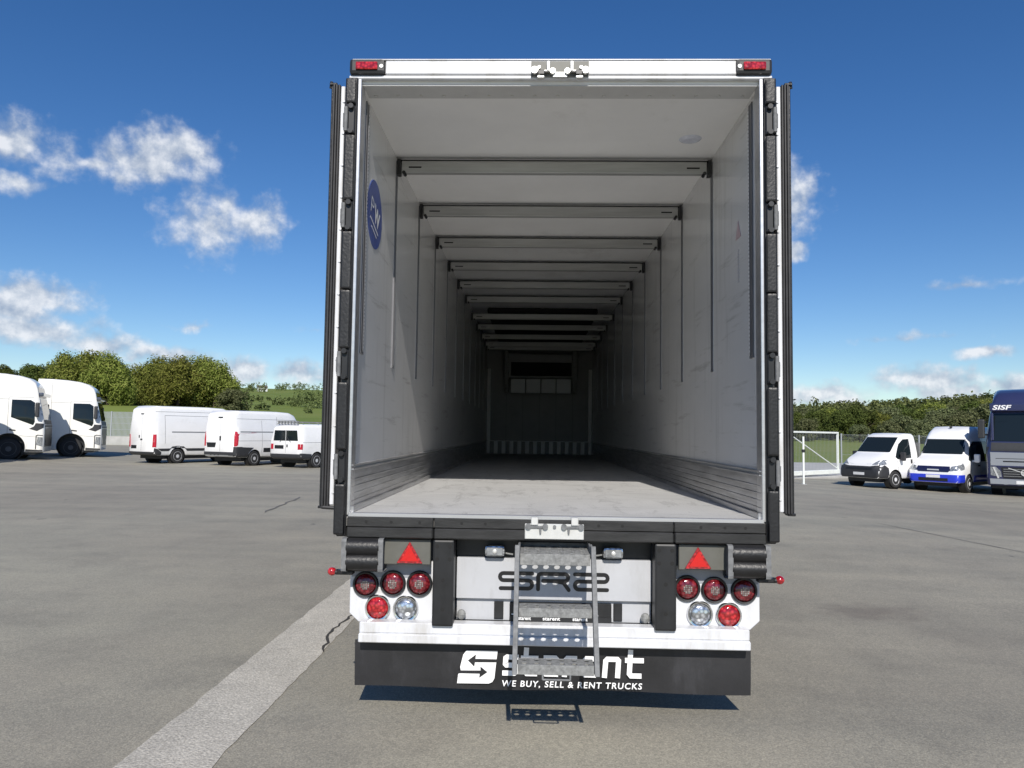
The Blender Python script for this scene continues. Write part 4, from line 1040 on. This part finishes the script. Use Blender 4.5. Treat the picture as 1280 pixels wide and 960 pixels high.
    patch(bv, [(-1.02, 1.90), (1.02, 1.90), (1.0, 2.4), (.96, 2.88), (-.96, 2.88), (-1.0, 2.4)], 'F', 'windscreen', glass, T, off=.005, th=.01)
    for s in (-1, 1): patch(bv, [(-.36, 3.25), (-.30, 2.9), (-.20, 2.3), (-.11, 1.95), (-.02, 1.95), (-.05, 3.25)], 'R' if s > 0 else 'L', 'windscreen_side', glass, T, off=.004, th=.01)
    if not front_detail: patch(bv, [(-1.0, 2.92), (1.0, 2.92), (.98, 3.42), (-.98, 3.42)], 'F', 'roof_window', glass, T, off=.005, th=.01)
    sv = MB().box(-1.10, 1.10, -.34, -.12, 2.98, 3.16, bev=.06, seg=2) if not front_detail else MB().box(-1.08, 1.08, -.42, -.12, 2.96, 3.24, bev=.05, seg=2)
    sv.build('sun_visor', car_navy if front_detail else mat('tinted_visor', (.05, .06, .09), .12, coat=.5), T)
    if front_detail:
        patch(bv, [(-1.05, 1.56), (1.05, 1.56), (1.04, 1.86), (-1.04, 1.86)], 'F', 'wiper_panel', plastic, T, off=.010, th=.02)
        patch(bv, [(-1.06, 1.06), (1.06, 1.06), (1.07, 1.52), (-1.07, 1.52)], 'F', 'front_panel', car_silver, T, off=.02, th=.03)
        patch(bv, [(-.66, 1.19), (.66, 1.19), (.66, 1.23), (-.66, 1.23)], 'F', 'grille_slot', blk, T, off=.028, th=.02)
        patch(bv, [(-.90, 1.30), (.90, 1.30), (.90, 1.315), (-.90, 1.315)], 'F', 'grille_slot', blk, T, off=.026, th=.02)
        patch(bv, [(-1.06, 1.02), (1.06, 1.02), (1.06, 1.055), (-1.06, 1.055)], 'F', 'blue_line', car_navy, T, off=.018, th=.03)
        gr = patch(bv, [(-.66, .62), (.66, .62), (.74, 1.0), (-.74, 1.0)], 'F', 'grille', blk, T, off=.014, th=.03)
        for z in (.70, .78, .86, .94): patch(bv, line((-.66, z), (.66, z), .018), 'F', 'grille_bar', galv_dull, T, off=.024, th=.02)
        patch(bv, line((.5, .98), (-.5, .66), .025), 'F', 'grille_diagonal', inox, T, off=.034, th=.02)
        MB().lathe([(.11, -.02), (.11, .02), (.08, .02), (.08, -.02)], (0, .045, .83), seg=24).build('round_badge', inox, T)
        patch(bv, [(-1.08, .42), (1.08, .42), (1.10, .60), (-1.10, .60)], 'F', 'bumper', car_silver, T, off=.02, th=.03)
        for s in (-1, 1):
            patch(bv, line((s*.82, .62), (s*.98, 1.0), .05), 'F', 'lamp_strip', inox, T, off=.03, th=.03)
        patch(bv, [(-.26, .44), (.26, .44), (.26, .55), (-.26, .55)], 'F', 'number_plate', plate_m, T, off=.034, th=.02)
        text_mesh('SISF', .22, T, 'lettering', print_white, (.98, -.114, 3.02), width=.62, bold=.006, shear=.2, rot=(math.pi/2, 0, math.pi))
        for s in (-1, 1): MB().box(s*1.0-.05, s*1.0+.05, -.10, -.03, 1.92, 2.9, bev=.03).build('windscreen_pillar', car_navy, T)
        for s in (-1, 1): patch(bv, [(-2.3, .9), (-2.1, .9), (-2.05, 1.3), (-.1, 1.25), (-.1, 1.5), (-.6, 1.5), (-1.4, 1.88), (-2.3, 1.88)], 'R' if s > 0 else 'L', 'door_panel', car_silver, T, off=.004, th=.01)
        for s in (): patch(bv, [(-2.3, 3.0), (-.45, 3.0), (-.75, 3.45), (-1.2, 3.7), (-2.3, 3.85)], 'R' if s > 0 else 'L', 'roof_side_panel', car_navy, T, off=.01, th=.02)
    else:
        patch(bv, [(-1.0, .62), (1.0, .62), (1.02, 1.50), (-1.02, 1.50)], 'F', 'grille', blk, T, off=.01, th=.02)
        patch(bv, [(-1.08, 1.52), (1.08, 1.52), (1.06, 1.64), (-1.06, 1.64)], 'F', 'grille_band', plastic, T, off=.008, th=.02)
        patch(bv, [(-1.08, 1.66), (1.08, 1.66), (1.06, 1.88), (-1.06, 1.88)], 'F', 'wiper_panel', plastic, T, off=.008, th=.02)
    return T
G2 = 'white tractor trucks on the left'
tractor('white tractor truck nearest the camera, unseen beyond the left edge of the view', (-23.3, 26.7), R(23), truck_white, G2, H=4.02)  # unseen truck, added for the shadow it throws on the next cab
tractor('white tractor truck at the left edge, nearer of the two white cabs', (-23.65, 31.8), R(25), truck_white, G2, H=4.02)
tractor('white tractor truck standing between the left edge truck and the vans', (-23.35, 36.1), R(24), truck_white, G2, H=4.02)
tractor('silver and navy tractor truck facing the camera at the right edge', (18.25, 24.6), R(-128), car_navy, None, True, H=3.8).scale = (1.01, 1.01, 1.09)

# ---- white platform cab and the blue and white minibus on the right
def small_front(kind, label, cat, loc, ang):
    T = thing('platform_truck' if kind == 'cab' else 'crew_van', label, cat, (loc[0], loc[1], zyard(*loc)), ang-math.pi/2)
    w = 1.01; H = 2.22 if kind == 'cab' else 2.62; r = .34
    if kind == 'cab':
        st = [(-2.35, .40, 1.05, 2.16, .97, 1.0, .84, .14), (-2.28, .38, 1.05, 2.22, .98, 1.0, .85, .15), (-1.85, .38, 1.05, 2.22, .98, 1.0, .85, .15), (-1.55, .38, 1.05, 2.12, .98, 1.0, .82, .14),
              (-.86, .38, 1.0, 1.42, .98, 1.0, .82, .10), (-.38, .38, .95, 1.20, .97, .99, .84, .12), (-.16, .38, .85, 1.02, .95, .97, .84, .10), (-.03, .38, .65, .84, .89, .91, .76, .10), (0, .42, .58, .70, .80, .82, .7, .05)]
    else:
        st = [(-5.9, .45, 1.05, H-.2, .92, .95, .80, .14), (-5.7, .38, 1.05, H, .98, 1.01, .86, .17), (-2.2, .38, 1.05, H, .98, 1.01, .86, .17), (-1.75, .38, 1.05, H-.14, .98, 1.01, .83, .20), (-1.45, .38, 1.05, 2.28, .98, 1.01, .81, .20),
              (-1.30, .38, 1.05, 2.08, .98, 1.01, .80, .15), (-.88, .38, 1.0, 1.48, .98, 1.01, .83, .10), (-.40, .38, .95, 1.26, .97, 1.0, .86, .12), (-.14, .38, .85, 1.10, .95, .97, .86, .10), (-.03, .38, .65, .92, .89, .91, .78, .10), (0, .42, .58, .74, .80, .82, .7, .05)]
    ar = [(-.95, r, r*1.2, w-.28, w+.2)]
    if kind != 'cab': ar.append((-4.6, r, r*1.2, w-.28, w+.2))
    body = body_from('body', st, car_white, T, ar); bv = bvh_of(body)
    yr = -4.6 if kind != 'cab' else -4.3
    for s in (-1, 1):
        wheel(T, s, w-.13, -.95, r, .22, rim_mat=mat('bright_rim', (.68, .69, .70), .4, metal=.1)); wheel(T, s, w-.13, yr, r, .22)
    liner(T, w, -.95, r)
    if kind != 'cab': liner(T, w, yr, r)
    MB().box(-.75, .75, -5.2, -.3, .22, .40).build('underbody', blk, T)
    if kind == 'cab':
        patch(bv, [(-.78, 1.44), (.78, 1.44), (.72, 2.06), (-.72, 2.06)], 'F', 'windscreen', glass, T, off=.004, th=.01)
        patch(bv, [(-.90, .40), (.90, .40), (.93, .70), (.86, .92), (.50, .86), (-.50, .86), (-.86, .92), (-.93, .70)], 'F', 'bumper', plastic, T, off=.015, th=.04)
        patch(bv, [(-.60, .72), (.60, .72), (.60, .80), (-.60, .80)], 'F', 'grille_slot', blk, T, off=.024, th=.02)
        patch(bv, [(-.26, .50), (.26, .50), (.26, .61), (-.26, .61)], 'F', 'number_plate', plate_m, T, off=.022, th=.02)
        for s in (-1, 1):
            sd_ = 'R' if s > 0 else 'L'
            patch(bv, [(-.58, .40), (-.02, .40), (-.02, .80), (-.30, .92), (-.52, .80), (-.56, .62)], sd_, 'bumper_corner', plastic, T, off=.014, th=.03)
            patch(bv, [(s*.55, .93), (s*.88, .93), (s*.90, 1.14), (s*.76, 1.10)], 'F', 'headlamp', lamp_clear, T, off=.008, th=.03)
            patch(bv, [(-.42, .96), (-.14, .90), (-.10, .95), (-.44, 1.16)], sd_, 'headlamp', lamp_clear, T, off=.008, th=.03)
            patch(bv, [(-1.95, 1.22), (-1.12, 1.16), (-1.02, 1.24), (-1.36, 1.78), (-1.62, 1.98), (-1.95, 2.0)], sd_, 'side_window', glass, T, off=.004, th=.01)
            for ln in (((-2.02, .62), (-2.02, 2.02)), ((-1.15, .60), (-1.05, 1.15))): patch(bv, line(*ln, .014), sd_, 'panel_seam', seam, T, off=.003, th=.008)
            patch(bv, [(-1.98, 1.0), (-1.90, 1.0), (-1.90, 1.16), (-1.98, 1.16)], sd_, 'door_handle', plastic, T, off=.018, th=.02)
            mm = MB().box(min(s*1.04, s*1.24), max(s*1.04, s*1.24), -1.30, -1.16, 1.10, 1.46, bev=.05, seg=2); mm.box(min(s*.97, s*1.06), max(s*.97, s*1.06), -1.26, -1.2, 1.16, 1.24); mm.build('mirror', plastic, T)
        bd = MB().box(-1.02, 1.02, -5.6, -2.45, .82, .92); bd.box(-1.02, 1.02, -2.50, -2.44, .92, 1.85)
        bd.box(-1.02, -.99, -5.6, -2.5, .92, 1.25); bd.box(.99, 1.02, -5.6, -2.5, .92, 1.25); bd.box(-.99, .99, -5.6, -5.57, .92, 1.25)
        bd.build('load_platform', galv_dull, T)
    else:
        patch(bv, [(-.82, 1.50), (.82, 1.50), (.74, 2.10), (-.74, 2.10)], 'F', 'windscreen', glass, T, off=.004, th=.01)
        patch(bv, [(-.90, .40), (.90, .40), (.93, .70), (-.93, .70)], 'F', 'bumper', car_blue, T, off=.014, th=.04)
        patch(bv, [(-.55, .44), (.55, .44), (.55, .56), (-.55, .56)], 'F', 'air_intake', blk, T, off=.02, th=.02)
        patch(bv, [(-.56, .80), (.56, .80), (.64, .88), (.60, 1.02), (-.60, 1.02), (-.64, .88)], 'F', 'grille', mat('grille_dark_navy', (.012, .014, .05), .3, coat=.4), T, off=.012, th=.03)
        patch(bv, line((-.22, .88), (.22, .88), .05), 'F', 'grille_badge', inox, T, off=.020, th=.02)
        patch(bv, [(-.26, .57), (.26, .57), (.26, .68), (-.26, .68)], 'F', 'number_plate', plate_m, T, off=.024, th=.02)
        MB().sphere((0, -1.86, H-.02), .06, sz=.8, seg=10).build('roof_aerial', plastic, T)
        for s in (-1, 1):
            sd_ = 'R' if s > 0 else 'L'
            patch(bv, [(-.54, .40), (-.02, .40), (-.02, .70), (-.50, .70)], sd_, 'bumper_corner', car_blue, T, off=.012, th=.03)
            patch(bv, [(-5.6, .40), (-5.05, .40), (-5.0, .66), (-5.6, .66)], sd_, 'sill', car_blue, T, off=.01, th=.03)
            patch(bv, [(-4.15, .40), (-1.40, .40), (-1.44, .66), (-4.1, .66)], sd_, 'sill', car_blue, T, off=.01, th=.03)
            patch(bv, [(s*.62, .84), (s*.88, .86), (s*.90, 1.10), (s*.84, 1.06), (s*.66, 1.02)], 'F', 'headlamp', lamp_clear, T, off=.008, th=.03)
            patch(bv, [(-.44, .92), (-.12, .86), (-.10, 1.0), (-.40, 1.10), (-.56, 1.16)], sd_, 'headlamp', lamp_clear, T, off=.008, th=.03)
            patch(bv, [(-5.4, 1.26), (-1.14, 1.20), (-1.02, 1.28), (-1.34, 1.80), (-1.64, 2.02), (-5.4, 2.05)], sd_, 'side_window', glass, T, off=.004, th=.01)
            for ln in (((-2.05, .62), (-2.05, 2.1)), ((-1.2, .72), (-1.08, 1.18))): patch(bv, line(*ln, .014), sd_, 'panel_seam', seam, T, off=.003, th=.008)
            patch(bv, [(-1.98, 1.02), (-1.80, 1.02), (-1.80, 1.08), (-1.98, 1.08)], sd_, 'door_handle', plastic, T, off=.018, th=.02)
            mm = MB().box(min(s*1.06, s*1.28), max(s*1.06, s*1.28), -1.36, -1.22, 1.18, 1.52, bev=.05, seg=2); mm.box(min(s*.98, s*1.08), max(s*.98, s*1.08), -1.32, -1.26, 1.2, 1.28); mm.build('mirror', car_white if s < 0 else plastic, T)
    return T
small_front('cab', 'white platform truck with black bumper, between the white gate and the blue bumper van', 'truck', (13.35, 27.5), R(-151))
small_front('van', 'white high roof van with a bright blue bumper, beside the silver truck', 'van', (15.85, 26.5), R(-139))

# ------------------------------------------------------------------ vegetation
def leaf_mat(name, cols, transl=.3):
    m = bpy.data.materials.new(name); m.use_nodes = True; nt = m.node_tree; N = nt.nodes; Lk = nt.links; N.clear()
    out = N.new('ShaderNodeOutputMaterial'); g = N.new('ShaderNodeNewGeometry'); oi = N.new('ShaderNodeObjectInfo')
    r = N.new('ShaderNodeValToRGB'); Lk.new(g.outputs['Random Per Island'], r.inputs[0]); e = r.color_ramp.elements
    e[0].position = 0; e[0].color = (*cols[0], 1); e[1].position = 1; e[1].color = (*cols[-1], 1)
    for i, c in enumerate(cols[1:-1]): q = e.new((i+1)/(len(cols)-1)); q.color = (*c, 1)
    hs = N.new('ShaderNodeHueSaturation'); Lk.new(r.outputs[0], hs.inputs['Color'])
    a = N.new('ShaderNodeMapRange'); a.inputs['To Min'].default_value = .9; a.inputs['To Max'].default_value = 1.4; Lk.new(oi.outputs['Random'], a.inputs['Value']); Lk.new(a.outputs[0], hs.inputs['Value'])
    a2 = N.new('ShaderNodeMapRange'); a2.inputs['To Min'].default_value = .485; a2.inputs['To Max'].default_value = .515; Lk.new(oi.outputs['Random'], a2.inputs['Value']); Lk.new(a2.outputs[0], hs.inputs['Hue'])
    d = N.new('ShaderNodeBsdfDiffuse'); t = N.new('ShaderNodeBsdfTranslucent'); mx = N.new('ShaderNodeMixShader'); mx.inputs[0].default_value = transl
    Lk.new(hs.outputs[0], d.inputs[0]); Lk.new(hs.outputs[0], t.inputs[0]); Lk.new(d.outputs[0], mx.inputs[1]); Lk.new(t.outputs[0], mx.inputs[2]); Lk.new(mx.outputs[0], out.inputs[0])
    return m
F_willow = leaf_mat('willow_leaves', [(.085, .105, .022), (.145, .170, .036), (.195, .215, .052), (.24, .245, .072)])
F_dark = leaf_mat('dark_leaves', [(.046, .066, .020), (.085, .115, .032), (.12, .15, .044)])
F_grey = leaf_mat('grey_green_leaves', [(.075, .088, .040), (.12, .135, .064), (.165, .175, .092)])
F_far = leaf_mat('far_wood_leaves', [(.062, .082, .034), (.105, .13, .05), (.15, .175, .068)], .15)
def crown_mesh(name, W, H, n, leaf, seed, up=.0, droop=False, lobes=46):
    """crown of leaf clumps; base at z = .04 H, radius W/2, height H"""
    rnd = random.Random(seed); V, F = [], []
    cl = []
    for k in range(lobes):
        a = rnd.uniform(0, 2*math.pi); h = rnd.uniform(.06, 1)**.85
        prof = math.sin(math.pi*min(1, (h*.86+.14)))**.55 if h > .3 else .72+.28*h/.3
        prof = max(.25, prof)*rnd.uniform(.78, 1.1)
        rr = prof*math.sqrt(rnd.uniform(.25, 1))*.80
        cl.append((math.cos(a)*rr*W/2, math.sin(a)*rr*W/2, .06*H+h*H*.84, W*rnd.uniform(.09, .20)))
    for i in range(n):
        c = cl[rnd.randrange(lobes)]
        d = Vector((rnd.gauss(0, 1), rnd.gauss(0, 1), rnd.gauss(0, .9))).normalized()*c[3]*(.45+.6*rnd.random()**.6)
        if droop: d.z -= abs(rnd.gauss(0, .25))*c[3]; d.z *= 1.25
        p = Vector(c[:3])+d
        if p.z < .02: p.z = .02+rnd.random()*.3
        nrm = (d.normalized()+Vector((rnd.gauss(0, .6), rnd.gauss(0, .6), rnd.gauss(.35, .6)))).normalized()
        t = nrm.orthogonal().normalized(); t.rotate(Matrix.Rotation(rnd.uniform(0, 6.28), 3, nrm)); u = nrm.cross(t)
        s = leaf*rnd.uniform(.6, 1.4); w = s*(.34 if droop else .55)
        j = len(V)
        V += [p-t*s*.5, p+u*w*.5, p+t*s*.55, p-u*w*.5]; F.append((j, j+1, j+2, j+3))
    me = bpy.data.meshes.new(name); me.from_pydata([tuple(v) for v in V], [], F); me.update(); return me
def trunk_mesh(name, H, r, seed):
    rnd = random.Random(seed); b = MB(); pts = [(0, 0, -.3)]
    for k in range(1, 5): pts.append((rnd.uniform(-.15, .15)*k*.4, rnd.uniform(-.15, .15)*k*.4, H*.16*k))
    for k in range(4): b.cyl(pts[k], pts[k+1], r*(1-k*.2), r*(1-(k+1)*.2), seg=8)
    for k in range(9):
        a = rnd.uniform(0, 6.28); z0 = rnd.uniform(.12, .6)*H; L = rnd.uniform(.18, .34)*H
        p = pts[min(4, max(1, int(z0/H/.16)))]
        b.cyl((p[0], p[1], z0), (p[0]+math.cos(a)*L, p[1]+math.sin(a)*L, z0+L*.8), r*.38, r*.1, seg=6)
    me = bpy.data.meshes.new(name); b.bm.to_mesh(me); b.bm.free(); return me
KINDS = {}
for kind, fm, dims in (('willow', F_willow, ((7.5, 6, 15000, .36, True), (6.5, 6.2, 14000, .34, True), (8.4, 5.8, 15500, .36, True))),
                       ('dark', F_dark, ((7, 7, 12000, .36, False), (6, 7.5, 11000, .35, False))),
                       ('grey', F_grey, ((7, 6, 12000, .34, False), (6.2, 5.4, 11000, .33, False)))):
    lst = []
    for i, (W, H, n, lf, dr) in enumerate(dims):
        cm = crown_mesh('crown_'+kind, W, H, n, lf, 11*i+len(kind), droop=dr); cm.materials.append(fm)
        tm = trunk_mesh('trunk_'+kind, H, .22, 5*i+3); tm.materials.append(wood_bark); lst.append((W, H, cm, tm))
    KINDS[kind] = lst
tn = [0]
def tree(x, y, h, kind, label, group, name, wide=1.0):
    i = tn[0]; tn[0] += 1; W, H, cm, tm = KINDS[kind][i % len(KINDS[kind])]
    T = thing(name, label, 'tree', (x, y, zland(x, y)-.1), (i*2.39) % 6.28, group)
    k = h/H; T.scale = (k*wide, k*wide, k)
    for nm, me in (('crown', cm), ('trunk', tm)):
        o = bpy.data.objects.new(nm, me); COL.objects.link(o); o.parent = T
    return T
left = [(-60.3, 75.3, 4.5), (-55.1, 72.9, 4.5), (-60.4, 85.0, 5.2), (-65.3, 96.2, 4.5), (-48.7, 73.6, 5.3), (-51.1, 81.5, 5.6), (-44.6, 73.7, 4.9), (-55.0, 96.5, 4.7), (-45.4, 82.3, 4.5), (-46.6, 88.5, 5.4), (-40.8, 81.3, 5.6), (-41.0, 86.7, 5.7), (-37.6, 83.8, 5.0), (-38.5, 89.9, 4.3), (-34.8, 82.8, 2.8)]
left_kind = 'dddg wwwdww ww wdgwww'.replace(' ', '')
for (x, y, h), k in zip(left, left_kind+'w'*9):
    kk = {'d': 'dark', 'w': 'willow', 'g': 'grey'}[k]
    lab = {'d': 'dark green bushy tree on the grass bank behind the white trucks and vans', 'w': 'pale olive willow with drooping leaves on the grass bank behind the vans', 'g': 'dull grey green bushy tree on the grass bank behind the white trucks'}[k]
    tree(x, y, h*(.86 if k == 'd' else 1.03), kk, lab, {'d': 'dark trees on the left bank', 'w': 'willows on the left bank', 'g': 'grey green trees on the left bank'}[k], {'d': 'bushy_tree', 'w': 'willow_tree', 'g': 'bushy_tree'}[k], 1.0 if h > 3 else 1.35)
hedge = [(48.8, 159.0, 6.4), (55.7, 174.1, 6.6), (49.4, 148.2, 5.8), (54.4, 157.0, 5.8), (65.4, 181.9, 7.1), (57.3, 152.0, 6.2), (65.6, 166.8, 6.4), (60.2, 146.7, 6.0), (66.2, 155.8, 7.2), (71.5, 161.9, 6.4), (78.3, 170.8, 6.3), (81.9, 173.5, 7.2), (85.9, 175.5, 8.0), (74.5, 147.9, 6.2), (84.5, 163.5, 7.6), (81.4, 152.9, 7.3), (87.5, 159.8, 6.9), (96.9, 172.4, 7.5), (93.5, 161.0, 8.3), (102.2, 171.3, 7.7), (98.3, 160.4, 8.5), (96.9, 153.9, 8.3), (104.9, 163.8, 7.8), (105.0, 160.9, 8.6), (94.0, 140.8, 7.5), (89.5, 130.4, 7.5), (107.5, 154.8, 8.8)]
for i, (x, y, h) in enumerate(hedge):
    k = 'dwddgdwdddwgdddwdgddwddgdwd'[i % 27]; kk = {'d': 'dark', 'w': 'willow', 'g': 'grey'}[k]
    lab = {'d': 'dark green hedgerow tree at the far edge of the field on the right', 'w': 'olive green hedgerow tree at the far edge of the field on the right', 'g': 'grey green hedgerow tree at the far edge of the field on the right'}[k]
    tree(x, y, h, kk, lab, {'d': 'dark hedgerow trees', 'w': 'olive hedgerow trees', 'g': 'grey green hedgerow trees'}[k], 'hedgerow_tree', 1.12)
for x, y, h in [(64.4, 130.8, 4.8), (61.8, 129.9, 3.8), (73.8, 135.1, 6.3), (69.2, 128.4, 5.2), (65.1, 126.1, 4.1), (72.2, 126.9, 5.4), (50.8, 138.6, 4.3), (78.2, 129.2, 6.8), (58.2, 133.6, 3.2)]:
    tree(x, y, h, 'grey', 'silvery green rounded bush in front of the hedgerow behind the white vans on the right', 'silvery bushes before the hedgerow', 'rounded_bush', 1.15)
def far_wood(spots, per, size, seed, name='far_wood'):
    rnd = random.Random(seed); V, F = [], []
    for (x, y, h) in spots:
        z = zland(x, y); w = h*rnd.uniform(.75, 1.1)
        gz = lambda: max(-.38, min(.38, rnd.gauss(0, .24)))*w
        lob = [(gz(), gz(), h*(.12+.74*((q_+rnd.random())/7)), w*rnd.uniform(.17, .29)) for q_ in range(7)]
        for i in range(per):
            c = lob[i % 7]; d = Vector((rnd.gauss(0, 1), rnd.gauss(0, 1), rnd.gauss(0, 1))).normalized()*c[3]*rnd.uniform(.6, 1.1)
            p = Vector((x+c[0], y+c[1], z+c[2]))+d
            n = (d.normalized()+Vector((rnd.gauss(0, .5), rnd.gauss(0, .5), rnd.gauss(.3, .5)))).normalized()
            t = n.orthogonal().normalized(); t.rotate(Matrix.Rotation(rnd.uniform(0, 6.28), 3, n)); u = n.cross(t); s = size*min(1, math.hypot(x, y)/520+.12)*rnd.uniform(.6, 1.3)
            j = len(V); V += [p-t*s*.5, p+u*s*.32, p+t*s*.5, p-u*s*.32]; F.append((j, j+1, j+2, j+3))
    me = bpy.data.meshes.new(name); me.from_pydata([tuple(v) for v in V], [], F); me.materials.append(F_far)
    o = bpy.data.objects.new(name, me); COL.objects.link(o); o['kind'] = 'stuff'; return o
rnd = random.Random(5)
sp = []
while len(sp) < 620:
    D = 215+470*rnd.random()**1.15; a = rnd.uniform(.24, .66)
    sp.append((math.sin(a)*D, math.cos(a)*D, rnd.uniform(7, 11)))
far_wood(sp, 125, 1.9, 1)
# woods, hedges and ridge trees on the meadow hill to the left
hill = []  # row ends and farmhouse spot taken from image pixels, cast onto the terrain
def row(p, q, n, h, jit): 
    for i in range(n):
        t = (i+.5)/n; hill.append((p[0]+(q[0]-p[0])*t+rnd.gauss(0, jit), p[1]+(q[1]-p[1])*t+rnd.gauss(0, jit), h*rnd.uniform(.75, 1.2)))
row((-252, 612), (-205, 588), 12, 7, 4); row((-232, 690), (-262, 790), 9, 7, 5); row((-250, 770), (-225, 830), 10, 8, 6); row((-226, 815), (-150, 800), 16, 8, 6)
row((-94, 272), (-81, 256), 10, 2.7, 2.0)
row((-79, 254), (-62, 230), 16, 6.2, 3.2); row((-62, 240), (-30, 250), 18, 7, 4)
row((-126, 330), (-104, 352), 18, 1.5, 1); row((-122, 300), (-113, 306), 5, 3.2, 2)
row((-80, 206), (-73, 202), 4, 2.0, 1); row((-60, 192), (-56, 188), 2, 1.8, .5)
far_wood(hill, 120, 1.1, 4)
hs = thing('farmhouse', 'small white farmhouse with a dark roof on the ridge of the meadow hill', 'house', (-235.4, 647.3, zland(-235.4, 647.3)-.2), .5)
MB().box(-4, 4, -3, 3, 0, 3.4).build('wall', white_flat, hs)
MB().prism([(-3.4, 3.402), (3.4, 3.402), (0, 5.4)], 'X', -4.3, 4.3).build('roof', roof_tile, hs)
for x in (-2.4, 0, 2.4): MB().box(x-.5, x+.5, -3.06, -3.002, 1.2, 2.4).build('window', glass, hs)

# ------------------------------------------------------------------ fences and gate
def wall_and_fence():
    w = thing('retaining_wall', 'low pale concrete wall under the mesh fence behind the trucks', 'wall', (-43, 57.3, .1))
    for k in range(11):
        x = -65+k*4
        MB().box(x+43, x+43+3.985, -.12, .12, -.3, .86, bev=.01).build('wall_panel', concrete, w)
    f = thing('mesh_fence', 'grey mesh fence on the low concrete wall behind the white trucks', 'fence', (-43, 57.3, .95))
    ps = None
    for k in range(18):
        if ps is None: ps = MB().box(-.04, .04, -.04, .04, 0, 2.05).build('post', fence_m, f); ps.location = (-21.9, 0, 0)
        else: copy_part(ps, f, (-21.9+k*2.5, 0, 0))
    b = MB()
    for k in range(440): b.box(-22+k*.1, -22+k*.1+.055, -.01, .01, .03, 2.0)
    for z in (.05, .55, 1.05, 1.55, 1.98): b.box(-22, 22, -.024, -.011, z, z+.03)
    o = b.build('wire_mesh', fence_m, f); o['kind'] = 'stuff'
wall_and_fence()
def sliding_gate():
    p0, p1 = Vector((8.3, 29.05)), Vector((15.85, 35.97)); d = (p1-p0); L = d.length; a = math.atan2(d.y, d.x)
    zb = -.30
    g = thing('sliding_gate', 'white tubular sliding gate frame with a diagonal brace beside the trailer', 'gate', (p0.x, p0.y, zb), a)
    t = .045
    MB().box(0, L, -t, t, 2.18, 2.27, bev=.01).build('top_rail', pale_steel, g)
    MB().box(0, L, -.09, .09, .10, .32, bev=.02).build('bottom_rail', pale_steel, g)
    for x in (L-.09, L*.0, L*.5): MB().box(x, x+.09, -t, t, .32, 2.18).build('upright', pale_steel, g)
    x0 = L*.5+.09
    MB().cyl((x0, 0, 2.15), (L-.1, 0, .36), .032, seg=8).build('brace', pale_steel, g)
    b = MB()
    for k in range(int(L/.14)): b.box(.1+k*.14, .1+k*.14+.008, -.004, .004, .32, 2.18)
    o = b.build('thin_bars', fence_m, g); o['kind'] = 'stuff'
    MB().box(-1, L+.5, -.35, .30, -.3, .02, bev=.02).build('track_kerb', concrete, g)
    gp = thing('guide_post', 'thin pale post standing just in front of the white gate', 'post', (10.79, 26.66, zyard(10.79, 26.66)))
    MB().cyl((0, 0, -.1), (0, 0, 1.92), .042, seg=12).build('tube', pale_steel, gp)
    MB().box(-.06, .06, -.06, .06, 1.28, 1.40, bev=.01).build('guide_roller', blk, gp)
    MB().box(-.1, .1, -.1, .1, -.02, .012).build('foot_plate', fence_m, gp)
sliding_gate()
def chain_fence():
    p0, p1 = Vector((16.4, 37.0)), Vector((62, 69)); d = p1-p0; L = d.length; a = math.atan2(d.y, d.x)
    f = thing('wire_fence', 'thin grey wire fence with steel posts behind the vans on the right', 'fence', (p0.x, p0.y, -.45), a)
    n = int(L/2.6); ps = None
    xs_ = [0, .05]+[k*2.6 for k in range(1, n+1)]
    for x in xs_[1:]:
        if ps is None: ps = MB().cyl((0, 0, -.1), (0, 0, 2.35), .045, seg=10).build('post', fence_m, f); ps.location = (x, 0, 0)
        else: copy_part(ps, f, (x, 0, 0))
    b = MB()
    for z in (.1, 1.2, 2.28): b.box(0, L, -.008, .008, z, z+.014)
    for k in range(int(L/.12)): b.box(k*.12, k*.12+.006, -.003, .003, .1, 2.28)
    o = b.build('wire_mesh', fence_m, f); o['kind'] = 'stuff'
chain_fence()

# each tree's label names its place in its row
def ordinals():
    word = ['first', 'second', 'third', 'fourth', 'fifth', 'sixth', 'seventh', 'eighth', 'ninth', 'tenth', 'eleventh', 'twelfth', 'thirteenth', 'fourteenth', 'fifteenth', 'sixteenth', 'seventeenth', 'eighteenth', 'nineteenth', 'twentieth']
    sets = {}
    for o in COL.objects:
        if o.get('category') == 'tree': sets.setdefault(o['group'], []).append(o)
    for g, lst in sets.items():
        lst.sort(key=lambda o: (o.location.x+.131)/(o.location.y+4.568))
        for i, o in enumerate(lst):
            base = {'dark trees on the left bank': 'dark green bushy tree on the left grass bank', 'willows on the left bank': 'pale olive drooping willow on the left grass bank', 'grey green trees on the left bank': 'dull grey green tree on the left grass bank',
                    'dark hedgerow trees': 'dark green hedgerow tree beyond the right field', 'olive hedgerow trees': 'olive green hedgerow tree beyond the right field', 'grey green hedgerow trees': 'grey green hedgerow tree beyond the right field',
                    'silvery bushes before the hedgerow': 'silvery rounded bush before the right hedgerow'}[g]
            o['label'] = base + (', ' + word[i] + ' of them from the left' if len(lst) > 1 else '')
ordinals()
